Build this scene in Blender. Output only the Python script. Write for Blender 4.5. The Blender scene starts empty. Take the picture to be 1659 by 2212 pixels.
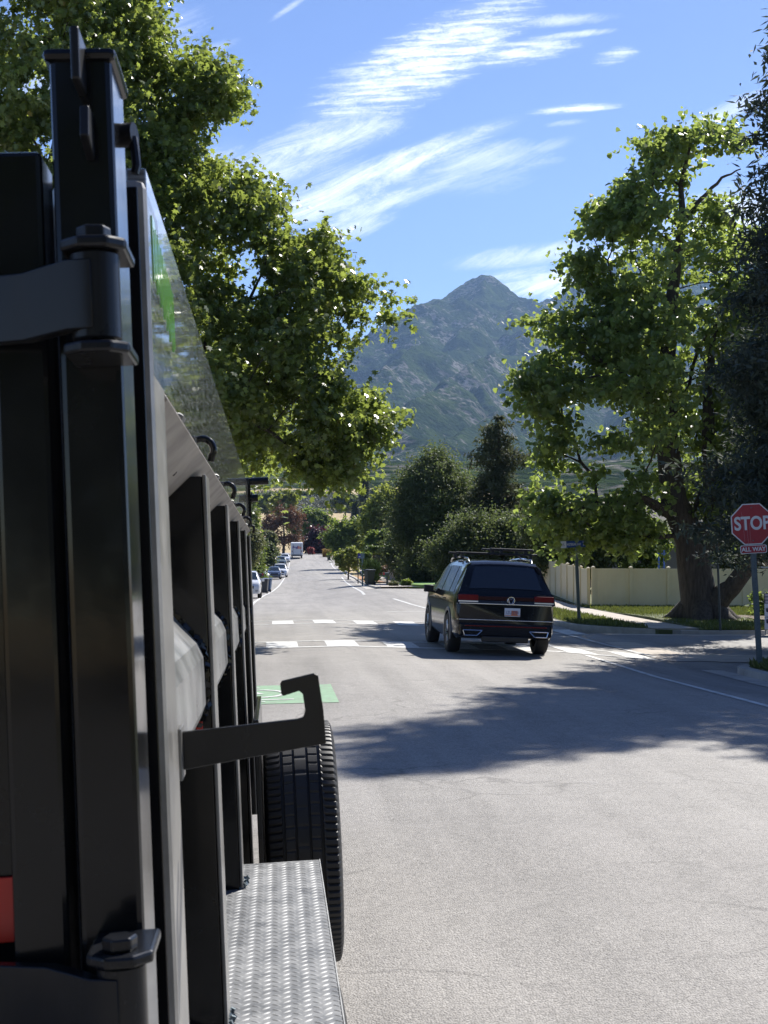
import bpy, math, random
import numpy as np
from mathutils import Vector, Matrix, Euler
R = math.radians
random.seed(7); rng = np.random.default_rng(11)
scene = bpy.context.scene
col = scene.collection

# ------------------------------------------------------------------ camera
F = 2950.0; CXP = 829.5; CYP = 1106.0; HORIZ = 1182.0; VPX = 586.0
YAW = math.atan((CXP-VPX)/F); PITCH = math.atan((HORIZ-CYP)/F); CZ = 1.85
cd = bpy.data.cameras.new('camera'); cam = bpy.data.objects.new('camera', cd); col.objects.link(cam)
cam.location = (0, 0, CZ); cam.rotation_euler = Euler((R(90)+PITCH, 0, -YAW), 'XYZ')
cd.sensor_fit = 'VERTICAL'; cd.sensor_height = 36; cd.lens = 36*F/2212
cd.clip_start = .05; cd.clip_end = 20000
cd.dof.use_dof = True; cd.dof.focus_distance = 26; cd.dof.aperture_fstop = 20
scene.camera = cam
# ------------------------------------------------------------------ sky with thin cirrus, sun
SUN_EL = R(43); SUN_AZ = R(36)      # azimuth to the right of the road direction (+Y)
w = bpy.data.worlds.new('World'); scene.world = w; w.use_nodes = True
nt = w.node_tree; nt.nodes.clear(); L = nt.links.new
def N(t, **k):
    n = nt.nodes.new(t)
    for a, b in k.items(): setattr(n, a, b)
    return n
def M(op, a, b=None, c=None, clamp=False):
    n = nt.nodes.new('ShaderNodeMath'); n.operation = op; n.use_clamp = clamp
    for i, v in enumerate((a, b, c)):
        if v is None: continue
        if isinstance(v, (int, float)): n.inputs[i].default_value = v
        else: L(v, n.inputs[i])
    return n.outputs[0]
sky = N('ShaderNodeTexSky', sky_type='NISHITA', sun_disc=False, sun_elevation=SUN_EL, sun_rotation=SUN_AZ)
sky.altitude = 1800; sky.air_density = 1.0; sky.dust_density = .45; sky.ozone_density = 2.5
hs = N('ShaderNodeHueSaturation'); hs.inputs['Saturation'].default_value = 1.12; hs.inputs['Hue'].default_value = .513; L(sky.outputs[0], hs.inputs['Color'])
tc = N('ShaderNodeTexCoord'); sep = N('ShaderNodeSeparateXYZ'); L(tc.outputs['Generated'], sep.inputs[0])
yy = M('MAXIMUM', sep.outputs[1], .05)
U = M('DIVIDE', sep.outputs[0], yy); V = M('DIVIDE', sep.outputs[2], yy)
front = M('GREATER_THAN', sep.outputs[1], .05)
# streak noise along the wind direction
def rotuv(ang):
    ca, sa = math.cos(ang), math.sin(ang)
    p = M('ADD', M('MULTIPLY', U, ca), M('MULTIPLY', V, sa)); q = M('SUBTRACT', M('MULTIPLY', V, ca), M('MULTIPLY', U, sa))
    return p, q
def noise(p, q, sp, sq, det, rough, dist=0.0):
    cb = N('ShaderNodeCombineXYZ'); L(M('MULTIPLY', p, sp), cb.inputs[0]); L(M('MULTIPLY', q, sq), cb.inputs[1])
    n = N('ShaderNodeTexNoise'); n.inputs['Scale'].default_value = 1; n.inputs['Detail'].default_value = det
    n.inputs['Roughness'].default_value = rough; n.inputs['Distortion'].default_value = dist
    L(cb.outputs[0], n.inputs['Vector']); return n.outputs[0]
p1, q1 = rotuv(R(24))
n_str = noise(p1, q1, 13, 62, 10, .74, 1.5)
n_big = noise(p1, q1, 9, 22, 4, .55, .4)
p2, q2 = rotuv(R(6))
n_rip = noise(p2, q2, 26, 250, 3, .6, .35)
n_fine = noise(p2, q2, 140, 260, 6, .75, 1.2)
acc = None
#  photo x, y, half length, half width, tilt(deg), strength, ripple?
CL = [(905,125,235,62,30,.80,1),(1010,60,150,50,28,.62,1),(800,165,110,50,22,.40,1),(1140,88,115,24,12,.62,1),(1210,18,110,12,6,.42,0),(1250,48,80,7,8,.6,0),
      (1345,92,42,15,15,.5,1),(1255,213,85,9,6,.62,1),(1235,245,40,6,8,.30,0),(690,300,160,40,18,.72,0),(620,350,130,52,14,.55,0),(760,240,95,26,22,.42,1),
      (850,352,230,26,22,.85,0),(980,300,120,16,24,.6,0),(1040,330,140,34,5,.42,0),(720,425,150,36,18,.85,0),(800,440,140,20,24,.7,0),(740,495,100,22,20,.55,0),(940,390,110,18,26,.45,0),
      (1020,370,110,38,4,.25,0),(1190,300,55,12,18,.35,0),(1150,540,140,20,8,.55,0),(1210,600,150,30,3,.85,0),(1420,470,120,60,8,.3,0),(1610,440,110,50,4,.95,0),(1600,207,95,18,24,.55,0),(620,10,40,7,35,.5,0),
      (560,330,80,14,20,.35,0),(440,110,60,12,20,.3,0),(1480,560,200,60,3,.7,0),(200,150,200,70,25,.5,0),(430,420,160,90,10,.6,0)]
for (x, y, a, b, t, s, rp) in CL:
    u0, v0 = (x-VPX)/F, (HORIZ-y)/F
    du = M('SUBTRACT', U, u0); dv = M('SUBTRACT', V, v0); ct, st = math.cos(R(t)), math.sin(R(t))
    pp = M('MULTIPLY', M('ADD', M('MULTIPLY', du, ct), M('MULTIPLY', dv, st)), F/a/1.45)
    qq = M('MULTIPLY', M('SUBTRACT', M('MULTIPLY', dv, ct), M('MULTIPLY', du, st)), F/b/1.45)
    g = M('SUBTRACT', 1.0, M('ADD', M('MULTIPLY', pp, pp), M('MULTIPLY', qq, qq)), clamp=True)
    if rp: tex = M('ADD', M('MULTIPLY', n_rip, .66), M('MULTIPLY', n_fine, .34))
    else: tex = M('ADD', M('MULTIPLY', n_str, .80), M('MULTIPLY', n_fine, .20))
    # texture threshold lowers as the mask rises
    v = M('MULTIPLY', M('ADD', M('MULTIPLY', g, .24), M('SUBTRACT', tex, .56 if rp else .54)), 4.2 if rp else 3.2, clamp=True)
    v = M('MULTIPLY', M('MULTIPLY', M('MAXIMUM', v, M('MULTIPLY', M('MULTIPLY', g, n_big), .42)), M('POWER', g, .5)), min(1, s*1.12))
    acc = v if acc is None else M('MAXIMUM', acc, v)
acc = M('MULTIPLY', acc, front)
acc = M('MULTIPLY', acc, M('ADD', .55, M('MULTIPLY', n_big, .9)), clamp=True)
mix = N('ShaderNodeMix', data_type='RGBA'); L(acc, mix.inputs[0]); L(hs.outputs[0], mix.inputs[6]); mix.inputs[7].default_value = (11.5, 11.8, 12.4, 1)
bg = N('ShaderNodeBackground'); bg.inputs[1].default_value = .078; L(mix.outputs[2], bg.inputs[0])
wo = N('ShaderNodeOutputWorld'); L(bg.outputs[0], wo.inputs[0])
sd = bpy.data.lights.new('sun', 'SUN'); sd.energy = 5.0; sd.angle = R(.53); sd.color = (1, .955, .88)
sun = bpy.data.objects.new('sun', sd); col.objects.link(sun)
sdir = Vector((math.sin(SUN_AZ)*math.cos(SUN_EL), math.cos(SUN_AZ)*math.cos(SUN_EL), math.sin(SUN_EL)))
sun.rotation_euler = sdir.to_track_quat('Z', 'Y').to_euler()
scene.view_settings.view_transform = 'Standard'; scene.view_settings.look = 'None'
scene.view_settings.exposure = .95; scene.view_settings.gamma = 1
scene.render.engine = 'CYCLES'
scene.cycles.max_bounces = 8; scene.cycles.transparent_max_bounces = 12

# ------------------------------------------------------------------ coordinates
FW = Vector((math.sin(YAW)*math.cos(PITCH), math.cos(YAW)*math.cos(PITCH), math.sin(PITCH)))
RT = Vector((math.cos(YAW), -math.sin(YAW), 0)); UP = RT.cross(FW)
CAM = Vector((0, 0, CZ))
def P(x, y, d):
    """point seen at photo position x,y (1659 wide) and d metres ahead"""
    return CAM + FW*d + RT*((x-CXP)/F*d) + UP*((CYP-y)/F*d)
def XY(x, d):
    p = P(x, HORIZ, d); return p.x, p.y
_YL = [-30,0,16,26,38,55,65,82,110,145,180,215,235,250,265,285,310,340,380,420,500,600,700,820,1000]
_ZL = [-1.82,-1.82,-1.90,-1.98,-2.05,-2.45,-2.68,-3.07,-3.6,-4.0,-4.2,-3.95,-3.5,-2.85,-2.15,-1.5,-1.3,-1.6,-2.0,-.5,4.5,11,20,36,60]
_YR = [-30,0,16,26,38,60,70,97,130,180,235,250,265,285,310,340,380,420,500,600,700,820,1000]
_ZR = [-1.82,-1.82,-1.88,-1.95,-2.05,-2.10,-2.16,-2.82,-3.35,-3.75,-3.3,-2.75,-2.15,-1.5,-1.3,-1.6,-2.0,-.5,4.5,11,20,36,60]
def zg(X, Y):
    X = np.asarray(X, float); Y = np.asarray(Y, float)
    def sm(ys, zs):
        return sum(np.interp(Y+o, ys, zs) for o in (-4, -2, 0, 2, 4))/5
    t = np.clip((X-1.0)/5.5, 0, 1); t = t*t*(3-2*t)
    z = sm(_YL, _ZL)*(1-t)+sm(_YR, _ZR)*t
    crown = np.interp(X, [-12,-3,0,1.5,5.8,8,12,20,60], [-.35,-.10,-.03,0,-.16,-.36,-.42,-.45,-.45])
    f1 = np.clip((Y-8)/14, 0, 1); f2 = 1-np.clip((Y-54)/18, 0, 1)
    return z + crown*f1*f2 + CZ
def zgf(X, Y): return float(zg(X, Y))

# ------------------------------------------------------------------ mesh helpers
class MB:
    def __init__(s): s.v = []; s.f = []; s.m = []
    def add(s, vs, fs, mi=0):
        o = len(s.v); s.v += [tuple(v) for v in vs]; s.f += [tuple(i+o for i in f) for f in fs]; s.m += [mi]*len(fs); return s
    def box(s, c, d, rot=None, mi=0, taper=1.0):
        hx, hy, hz = d[0]/2, d[1]/2, d[2]/2; vs = []
        for z in (-1, 1):
            k = taper if z > 0 else 1
            for x, y in ((-1,-1),(1,-1),(1,1),(-1,1)): vs.append(Vector((x*hx*k, y*hy*k, z*hz)))
        if rot is not None: vs = [rot @ v for v in vs]
        c = Vector(c); vs = [v+c for v in vs]
        return s.add(vs, [(3,2,1,0),(4,5,6,7),(0,1,5,4),(1,2,6,5),(2,3,7,6),(3,0,4,7)], mi)
    def b2(s, a, b, mi=0):
        return s.box([(a[i]+b[i])/2 for i in range(3)], [abs(b[i]-a[i]) for i in range(3)], None, mi)
    def tube(s, path, rad, n=8, cap=True, mi=0):
        path = [Vector(p) for p in path]; rad = rad if hasattr(rad, '__len__') else [rad]*len(path)
        vs = []; prev = None
        for i, p in enumerate(path):
            t = (path[min(i+1, len(path)-1)]-path[max(i-1, 0)]).normalized()
            if prev is None:
                a = Vector((0,0,1)) if abs(t.z) < .9 else Vector((1,0,0)); u = t.cross(a).normalized()
            else: u = (prev - t*prev.dot(t)).normalized()
            prev = u; w_ = t.cross(u)
            for k in range(n):
                an = 2*math.pi*k/n; vs.append(p+(u*math.cos(an)+w_*math.sin(an))*rad[i])
        fs = []
        for i in range(len(path)-1):
            for k in range(n): fs.append((i*n+k, i*n+(k+1)%n, (i+1)*n+(k+1)%n, (i+1)*n+k))
        if cap: fs.append(tuple(range(n))[::-1]); fs.append(tuple((len(path)-1)*n+k for k in range(n)))
        return s.add(vs, fs, mi)
    def prism(s, pts, off, mi=0):
        """closed 3D outline extruded by vector off"""
        n = len(pts); off = Vector(off); vs = [Vector(p) for p in pts]+[Vector(p)+off for p in pts]
        fs = [tuple(range(n))[::-1], tuple(range(n, 2*n))]+[(i, (i+1)%n, n+(i+1)%n, n+i) for i in range(n)]
        return s.add(vs, fs, mi)
    def lathe(s, prof, c, axis='x', n=32, mi=0):
        """prof: (radius, along)"""
        vs = []
        for k in range(n):
            a = 2*math.pi*k/n
            for r, h in prof:
                q = (h, r*math.cos(a), r*math.sin(a)) if axis == 'x' else ((r*math.cos(a), r*math.sin(a), h) if axis == 'z' else (r*math.cos(a), h, r*math.sin(a)))
                vs.append(Vector(c)+Vector(q))
        m = len(prof); fs = []
        for k in range(n):
            for j in range(m-1): fs.append((k*m+j, ((k+1)%n)*m+j, ((k+1)%n)*m+j+1, k*m+j+1))
        return s.add(vs, fs, mi)
    def build(s, name, mat, parent=None, smooth=False, bevel=0, angle=35, recalc=True):
        me = bpy.data.meshes.new(name); me.from_pydata([tuple(v) for v in s.v], [], s.f)
        for m_ in (mat if isinstance(mat, (list, tuple)) else [mat]): me.materials.append(m_)
        if any(s.m): me.polygons.foreach_set('material_index', s.m)
        if recalc:
            import bmesh
            bm = bmesh.new(); bm.from_mesh(me); bmesh.ops.recalc_face_normals(bm, faces=bm.faces); bm.to_mesh(me); bm.free()
        o = bpy.data.objects.new(name, me); col.objects.link(o); o.parent = parent
        if smooth:
            me.polygons.foreach_set('use_smooth', [True]*len(me.polygons))
            try: me.set_sharp_from_angle(angle=R(angle))
            except Exception: pass
        if bevel:
            b = o.modifiers.new('b', 'BEVEL'); b.width = bevel; b.segments = 2; b.limit_method = 'ANGLE'; b.angle_limit = R(40)
        return o
def tag(o, label=None, cat=None, group=None, kind=None):
    if label: o['label'] = label
    if cat: o['category'] = cat
    if group: o['group'] = group
    if kind: o['kind'] = kind
    return o
def empty(name, loc, rz=0, label=None, cat=None, group=None, rot=None):
    o = bpy.data.objects.new(name, None); col.objects.link(o); o.location = loc
    o.rotation_euler = rot if rot is not None else (0, 0, rz); o.empty_display_size = .2
    return tag(o, label, cat, group)
def copy_tree(o, parent=None):
    c = o.copy(); col.objects.link(c); c.parent = parent
    for ch in [x for x in bpy.data.objects if x.parent == o]: copy_tree(ch, c)
    return c
def polymesh(name, V_, k, mat, attr=None, parent=None, smooth=False):
    """V_: (n*k,3) vertices, every k form a face"""
    V_ = np.asarray(V_, np.float32); n = len(V_)//k
    me = bpy.data.meshes.new(name); me.vertices.add(n*k); me.vertices.foreach_set('co', V_.ravel())
    me.loops.add(n*k); me.loops.foreach_set('vertex_index', np.arange(n*k, dtype=np.int32))
    me.polygons.add(n); me.polygons.foreach_set('loop_start', np.arange(0, n*k, k, dtype=np.int32))
    try: me.polygons.foreach_set('loop_total', np.full(n, k, dtype=np.int32))
    except Exception: pass
    me.materials.append(mat)
    if attr is not None:
        a = me.attributes.new('var', 'FLOAT', 'FACE'); a.data.foreach_set('value', np.asarray(attr, np.float32))
    me.update(calc_edges=True)
    o = bpy.data.objects.new(name, me); col.objects.link(o); o.parent = parent
    return o
def gridmesh(name, X, Y, Z, mat, parent=None, smooth=True):
    ny, nx = X.shape; V_ = np.stack([X, Y, Z], -1).reshape(-1, 3).astype(np.float32)
    i = np.arange(ny*nx).reshape(ny, nx); fs = np.stack([i[:-1,:-1], i[:-1,1:], i[1:,1:], i[1:,:-1]], -1).reshape(-1, 4)
    me = bpy.data.meshes.new(name); me.vertices.add(len(V_)); me.vertices.foreach_set('co', V_.ravel())
    me.loops.add(fs.size); me.loops.foreach_set('vertex_index', fs.ravel().astype(np.int32))
    me.polygons.add(len(fs)); me.polygons.foreach_set('loop_start', np.arange(0, fs.size, 4, dtype=np.int32))
    try: me.polygons.foreach_set('loop_total', np.full(len(fs), 4, dtype=np.int32))
    except Exception: pass
    me.polygons.foreach_set('use_smooth', np.full(len(fs), smooth)); me.materials.append(mat); me.update(calc_edges=True)
    o = bpy.data.objects.new(name, me); col.objects.link(o); o.parent = parent; return o

# ------------------------------------------------------------------ materials
def mat(name, color=(.5,.5,.5), rough=.5, metal=0, **k):
    m = bpy.data.materials.new(name); m.use_nodes = True; b = m.node_tree.nodes['Principled BSDF']
    b.inputs['Base Color'].default_value = (*color, 1); b.inputs['Roughness'].default_value = rough; b.inputs['Metallic'].default_value = metal
    if 'coat' in k: b.inputs['Coat Weight'].default_value = k['coat']; b.inputs['Coat Roughness'].default_value = k.get('coatr', .05)
    if 'spec' in k: b.inputs['Specular IOR Level'].default_value = k['spec']
    if 'alpha' in k: b.inputs['Alpha'].default_value = k['alpha']
    if 'emit' in k: b.inputs['Emission Color'].default_value = (*k['emit'], 1); b.inputs['Emission Strength'].default_value = k.get('es', 1)
    return m
def nmat(name, stops, scale=5, detail=6, rough=.7, bump=0, bscale=None, bdist=.02, stretch=None, roughvar=0, coords='Object', metal=0, nr=.6, **k):
    """procedural: noise -> colour ramp, optional second noise bump"""
    m = mat(name, (0,0,0), rough, metal, **k); t = m.node_tree; b = t.nodes['Principled BSDF']; l = t.links.new
    tcn = t.nodes.new('ShaderNodeTexCoord'); mp = t.nodes.new('ShaderNodeMapping'); l(tcn.outputs[coords], mp.inputs[0])
    if stretch: mp.inputs['Scale'].default_value = stretch
    n = t.nodes.new('ShaderNodeTexNoise'); n.inputs['Scale'].default_value = scale; n.inputs['Detail'].default_value = detail; n.inputs['Roughness'].default_value = nr
    l(mp.outputs[0], n.inputs['Vector']); r = t.nodes.new('ShaderNodeValToRGB'); l(n.outputs[0], r.inputs[0])
    e = r.color_ramp.elements
    while len(e) < len(stops): e.new(.5)
    for i, (p, c) in enumerate(stops): e[i].position = p; e[i].color = (*c, 1)
    l(r.outputs[0], b.inputs['Base Color'])
    if bump:
        n2 = t.nodes.new('ShaderNodeTexNoise'); n2.inputs['Scale'].default_value = bscale or scale*4; n2.inputs['Detail'].default_value = 5
        l(mp.outputs[0], n2.inputs['Vector']); bp = t.nodes.new('ShaderNodeBump'); bp.inputs['Strength'].default_value = bump; bp.inputs['Distance'].default_value = bdist
        l(n2.outputs[0], bp.inputs['Height']); l(bp.outputs[0], b.inputs['Normal'])
    if roughvar:
        mr = t.nodes.new('ShaderNodeMapRange'); l(n.outputs[0], mr.inputs[0]); mr.inputs[1].default_value = .3; mr.inputs[2].default_value = .7
        mr.inputs[3].default_value = max(0, rough-roughvar); mr.inputs[4].default_value = rough+roughvar; l(mr.outputs[0], b.inputs['Roughness'])
    return m
def leafmat(name, c0, c1, trans=(.25,.4,.04), tw=.35, rough=.42, c2=None):
    m = mat(name, (0,0,0), rough, spec=.5 if rough < .5 else .18); t = m.node_tree; b = t.nodes['Principled BSDF']; l = t.links.new; out = t.nodes['Material Output']
    at = t.nodes.new('ShaderNodeAttribute'); at.attribute_name = 'var'
    r = t.nodes.new('ShaderNodeValToRGB'); l(at.outputs['Fac'], r.inputs[0]); e = r.color_ramp.elements
    e[0].color = (*c0, 1); e[1].color = (*c1, 1)
    if c2: x = e.new(.93); x.color = (*c1, 1); e[len(e)-1].color = (*c2, 1)
    l(r.outputs[0], b.inputs['Base Color'])
    tr = t.nodes.new('ShaderNodeBsdfTranslucent'); tr.inputs[0].default_value = (*trans, 1)
    mx = t.nodes.new('ShaderNodeMixShader'); mx.inputs[0].default_value = tw; l(b.outputs[0], mx.inputs[1]); l(tr.outputs[0], mx.inputs[2]); l(mx.outputs[0], out.inputs[0])
    return m

def road_mat(name, dark, light, coarse=1.0, cracks=True):
    m = mat(name, (0,0,0), .75); t = m.node_tree; b = t.nodes['Principled BSDF']; l = t.links.new
    tcn = t.nodes.new('ShaderNodeTexCoord')
    def noi(s, d, r=.6, st=None):
        n = t.nodes.new('ShaderNodeTexNoise'); n.inputs['Scale'].default_value = s; n.inputs['Detail'].default_value = d; n.inputs['Roughness'].default_value = r
        if st:
            mp = t.nodes.new('ShaderNodeMapping'); mp.inputs['Scale'].default_value = st; l(tcn.outputs['Object'], mp.inputs[0]); l(mp.outputs[0], n.inputs['Vector'])
        else: l(tcn.outputs['Object'], n.inputs['Vector'])
        return n.outputs[0]
    def mth(op, a, c, clamp=False):
        n = t.nodes.new('ShaderNodeMath'); n.operation = op; n.use_clamp = clamp
        for i, v in enumerate((a, c)):
            if isinstance(v, (int, float)): n.inputs[i].default_value = v
            else: l(v, n.inputs[i])
        return n.outputs[0]
    vor = t.nodes.new('ShaderNodeTexVoronoi'); vor.inputs['Scale'].default_value = 95*coarse; l(tcn.outputs['Object'], vor.inputs['Vector'])
    sepc = t.nodes.new('ShaderNodeSeparateColor'); l(vor.outputs['Color'], sepc.inputs[0])
    big = noi(.25, 5, .55); streak = noi(1.0, 5, .6, (1.6, .07, 1)); mid = noi(4, 6, .65); fine = noi(60*coarse, 3, .7)
    h = mth('ADD', mth('MULTIPLY', sepc.outputs[0], .34), mth('MULTIPLY', fine, .28))
    h = mth('ADD', h, mth('MULTIPLY', streak, .50)); h = mth('ADD', h, mth('MULTIPLY', big, .32)); h = mth('ADD', h, mth('MULTIPLY', mid, .20))
    r = t.nodes.new('ShaderNodeValToRGB'); e = r.color_ramp.elements; e[0].position = .50; e[0].color = (*dark, 1); e[1].position = 1.0; e[1].color = (*light, 1)
    l(h, r.inputs[0]); colr = r.outputs[0]
    if cracks:
        wv = t.nodes.new('ShaderNodeTexVoronoi'); wv.feature = 'DISTANCE_TO_EDGE'; wv.inputs['Scale'].default_value = .42
        wn = t.nodes.new('ShaderNodeTexNoise'); wn.inputs['Scale'].default_value = 1.3; wn.inputs['Detail'].default_value = 6; l(tcn.outputs['Object'], wn.inputs['Vector'])
        va = t.nodes.new('ShaderNodeVectorMath'); va.operation = 'MULTIPLY_ADD'; l(wn.outputs['Color'], va.inputs[0]); va.inputs[1].default_value = (1.2, 1.2, 0); l(tcn.outputs['Object'], va.inputs[2])
        l(va.outputs[0], wv.inputs['Vector'])
        line = mth('SUBTRACT', 1.0, mth('MULTIPLY', wv.outputs['Distance'], 90), True)
        gate = mth('MULTIPLY', mth('SUBTRACT', noi(.5, 3), .46), 9, True); fac = mth('MULTIPLY', mth('MULTIPLY', line, gate), .5)
        mx = t.nodes.new('ShaderNodeMix'); mx.data_type = 'RGBA'; l(fac, mx.inputs[0]); l(colr, mx.inputs[6]); mx.inputs[7].default_value = (.055,.052,.05,1); colr = mx.outputs[2]
    l(colr, b.inputs['Base Color'])
    bp = t.nodes.new('ShaderNodeBump'); bp.inputs['Strength'].default_value = .9; bp.inputs['Distance'].default_value = .006
    hh = mth('ADD', mth('MULTIPLY', vor.outputs['Distance'], -1.0), mth('MULTIPLY', fine, .8)); l(hh, bp.inputs['Height']); l(bp.outputs[0], b.inputs['Normal'])
    return m
ASPH = road_mat('asphalt', (.095,.090,.084), (.315,.297,.275))
ASPH2 = road_mat('asphalt_side', (.10,.096,.092), (.29,.28,.27))
CONC = nmat('concrete', [(.3,(.30,.28,.25)),(.7,(.46,.43,.385))], 3, 8, .85, .4, 60, .004)
CONC2 = nmat('concrete_warm', [(.3,(.33,.29,.24)),(.7,(.48,.42,.36))], 2, 8, .85, .3, 60, .004)
PAINT = nmat('road_paint', [(.34,(.26,.25,.24)),(.50,(.56,.56,.54)),(.8,(.70,.70,.68))], 7, 9, .7, .3, 120, .003, nr=.75)
PAINTO = nmat('road_paint_worn', [(.36,(.24,.23,.22)),(.55,(.52,.51,.49)),(.8,(.66,.65,.63))], 5, 9, .7, .3, 120, .003, nr=.75)
GPAINT = nmat('green_paint', [(.34,(.20,.21,.18)),(.50,(.19,.33,.20)),(.8,(.27,.42,.28))], 9, 9, .75, .3, 120, .003, nr=.78)
GRASS = nmat('lawn', [(.25,(.07,.065,.03)),(.5,(.09,.11,.035)),(.75,(.17,.17,.07))], 2.5, 9, .9, .8, 90, .03)
DRY = nmat('dry_ground', [(.3,(.26,.19,.09)),(.5,(.44,.33,.17)),(.75,(.24,.22,.11))], .35, 9, .95, .5, 3, .1)
MULCH = nmat('mulch', [(.3,(.30,.13,.05)),(.7,(.50,.27,.12))], 6, 8, .9)
DIRT = nmat('dirt', [(.3,(.06,.045,.03)),(.6,(.17,.13,.09)),(.8,(.30,.25,.18))], 5, 9, .95, .8, 30, .04)
BARK = nmat('bark', [(.3,(.035,.028,.022)),(.65,(.095,.078,.06))], 6, 8, .9, 1, 14, .05, stretch=(2.5,2.5,.35))
BARKP = nmat('bark_pale', [(.3,(.08,.065,.05)),(.7,(.2,.165,.13))], 5, 8, .9, .6, 14, .03, stretch=(2,2,.5))
BLACK = mat('black_plastic', (.012,.012,.013), .45)
RUBBER = nmat('rubber', [(.3,(.012,.012,.013)),(.7,(.026,.025,.025))], 12, 6, .62, .15, 150, .002)
CHROME = mat('chrome', (.72,.73,.75), .14, 1)
STEEL = nmat('galvanised_steel', [(.3,(.07,.10,.12)),(.7,(.12,.155,.175))], 8, 6, .45, metal=.3)
GLASS = mat('tinted_glass', (.006,.008,.01), .03, 0, spec=.7, coat=.6)
CARGLASS = mat('windscreen_glass', (.02,.03,.035), .04, 0, spec=.8)
# ================================================================== SETTING
def _hash(ix, iy, s):
    h = np.sin(ix*127.1+iy*311.7+s*74.7)*43758.5453; return h-np.floor(h)
def vnoise(x, y, s=0):
    ix, iy = np.floor(x), np.floor(y); fx, fy = x-ix, y-iy; fx = fx*fx*(3-2*fx); fy = fy*fy*(3-2*fy)
    a, b, c, d = _hash(ix, iy, s), _hash(ix+1, iy, s), _hash(ix, iy+1, s), _hash(ix+1, iy+1, s)
    return (a*(1-fx)+b*fx)*(1-fy)+(c*(1-fx)+d*fx)*fy
def fbm(x, y, o=5, s=0, ridged=False):
    v = 0; a = 1; t = 0
    for k in range(o):
        n = vnoise(x, y, s+k)
        if ridged: n = 1-abs(2*n-1)
        v = v+a*n; t += a; a *= .5; x, y = x*2.03+y*.3, y*2.03-x*.15
    return v/t

# ground sheet: uneven fields, rising beyond the crest
gx = np.concatenate([-np.geomspace(900, 16, 40), np.linspace(-15, 60, 76), np.geomspace(62, 1200, 46)])
gy = np.concatenate([np.linspace(-120, -32, 20), np.linspace(-30, 80, 90), np.linspace(82, 340, 110), np.geomspace(345, 800, 80)])
GX, GY = np.meshgrid(gx, gy)
bump = (fbm(GX/40, GY/40, 5)-.5)*np.clip((GY-330)/150, 0, 1)*9 + (fbm(GX/6, GY/6, 3, 5)-.5)*.5*np.clip((GY-330)/100, 0, 1)
hump = 6*np.clip((GY-480)/120, 0, 1)*np.clip(1-(GY-700)/150, 0, 1)*0
GZ = zg(GX, GY)+bump+hump-.12
tag(gridmesh('ground', GX, GY, GZ, DRY), kind='structure')

def strip(name, ys, xl, xr, m, dz, nx=None, thick=0, kind='structure', parent=None, dx=.4, extra=None):
    ys = np.asarray(ys, float); l = np.array([xl(y) if callable(xl) else xl for y in ys]); r = np.array([xr(y) if callable(xr) else xr for y in ys])
    n = nx or max(2, int(np.max(abs(r-l))/dx)+1); t = np.linspace(0, 1, n)
    X = l[:,None]+(r-l)[:,None]*t[None]; Y = np.repeat(ys[:,None], n, 1); Z = zg(X, Y)+dz
    if extra is not None: Z = Z+extra(X, Y)
    if thick:
        X = np.hstack([X[:,:1], X, X[:,-1:]]); Y = np.hstack([Y[:,:1], Y, Y[:,-1:]]); Z = np.hstack([Z[:,:1]-thick, Z, Z[:,-1:]-thick])
        X = np.vstack([X[:1], X, X[-1:]]); Y = np.vstack([Y[:1], Y, Y[-1:]]); Z = np.vstack([Z[:1]-thick, Z, Z[-1:]-thick])
    o = gridmesh(name, X, Y, Z, m, parent, smooth=not thick)
    return tag(o, kind=kind) if kind else o
LLY = [50,60,67,90,115,135,180,210,265,300,345]; LLX = [-.9,-.95,-.94,-.61,.12,.62,1.6,2.4,3.6,5.0,8.5]
def leftline(y): return float(np.interp(y, LLY, LLX))
RCY = [72,77,97,150,170,210,262,300,345]; RCX = [8.8,5.9,6.9,9.2,9.8,11,12.6,14.2,18]
def rcurb(y): return float(np.interp(y, RCY, RCX))
def frange(a, b, s): return np.arange(a, b+s*.5, s)
# asphalt: one sheet through the junction, one running on to the crest
tag(strip('road', np.concatenate([frange(-20, 72, .5), frange(74, 345, 2.0)]), lambda y: -14 if y < 55 else max(-14, leftline(y)-2.6 if y > 62 else -14+(y-55)*1.5), lambda y: (10.4 if y < 25.3 else 8.8) if y <= 72 else rcurb(y), ASPH, 0, dx=.4))
strip('side_street', frange(25.2, 37.6, .4), 8.8, 80, ASPH2, 0, dx=.5)
strip('side_street', frange(27.0, 37.6, .4), -80, -14, ASPH2, 0, dx=1)
# concrete gutter pan round the corner
strip('gutter', frange(27.3, 33.6, .3), lambda y: 8.0+max(0, (y-30))*.08, lambda y: 9.05, CONC2, .010, dx=.2)
strip('gutter', frange(27.1, 29.4, .25), 9.05, 60, CONC2, .010, dx=.4)
strip('gutter', frange(36.9, 37.6, .3), 9.2, 60, CONC2, .010, dx=.4)
strip('gutter', frange(-20, 25.0, .5), 8.0, 8.42, CONC, .010, dx=.2)
strip('gutter', frange(77, 340, 2), lambda y: rcurb(y)-.55, lambda y: rcurb(y), CONC, .012, nx=3)
strip('gutter', frange(62, 340, 2), lambda y: leftline(y)-2.6, lambda y: leftline(y)-2.2, CONC, .012, nx=3)
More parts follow.
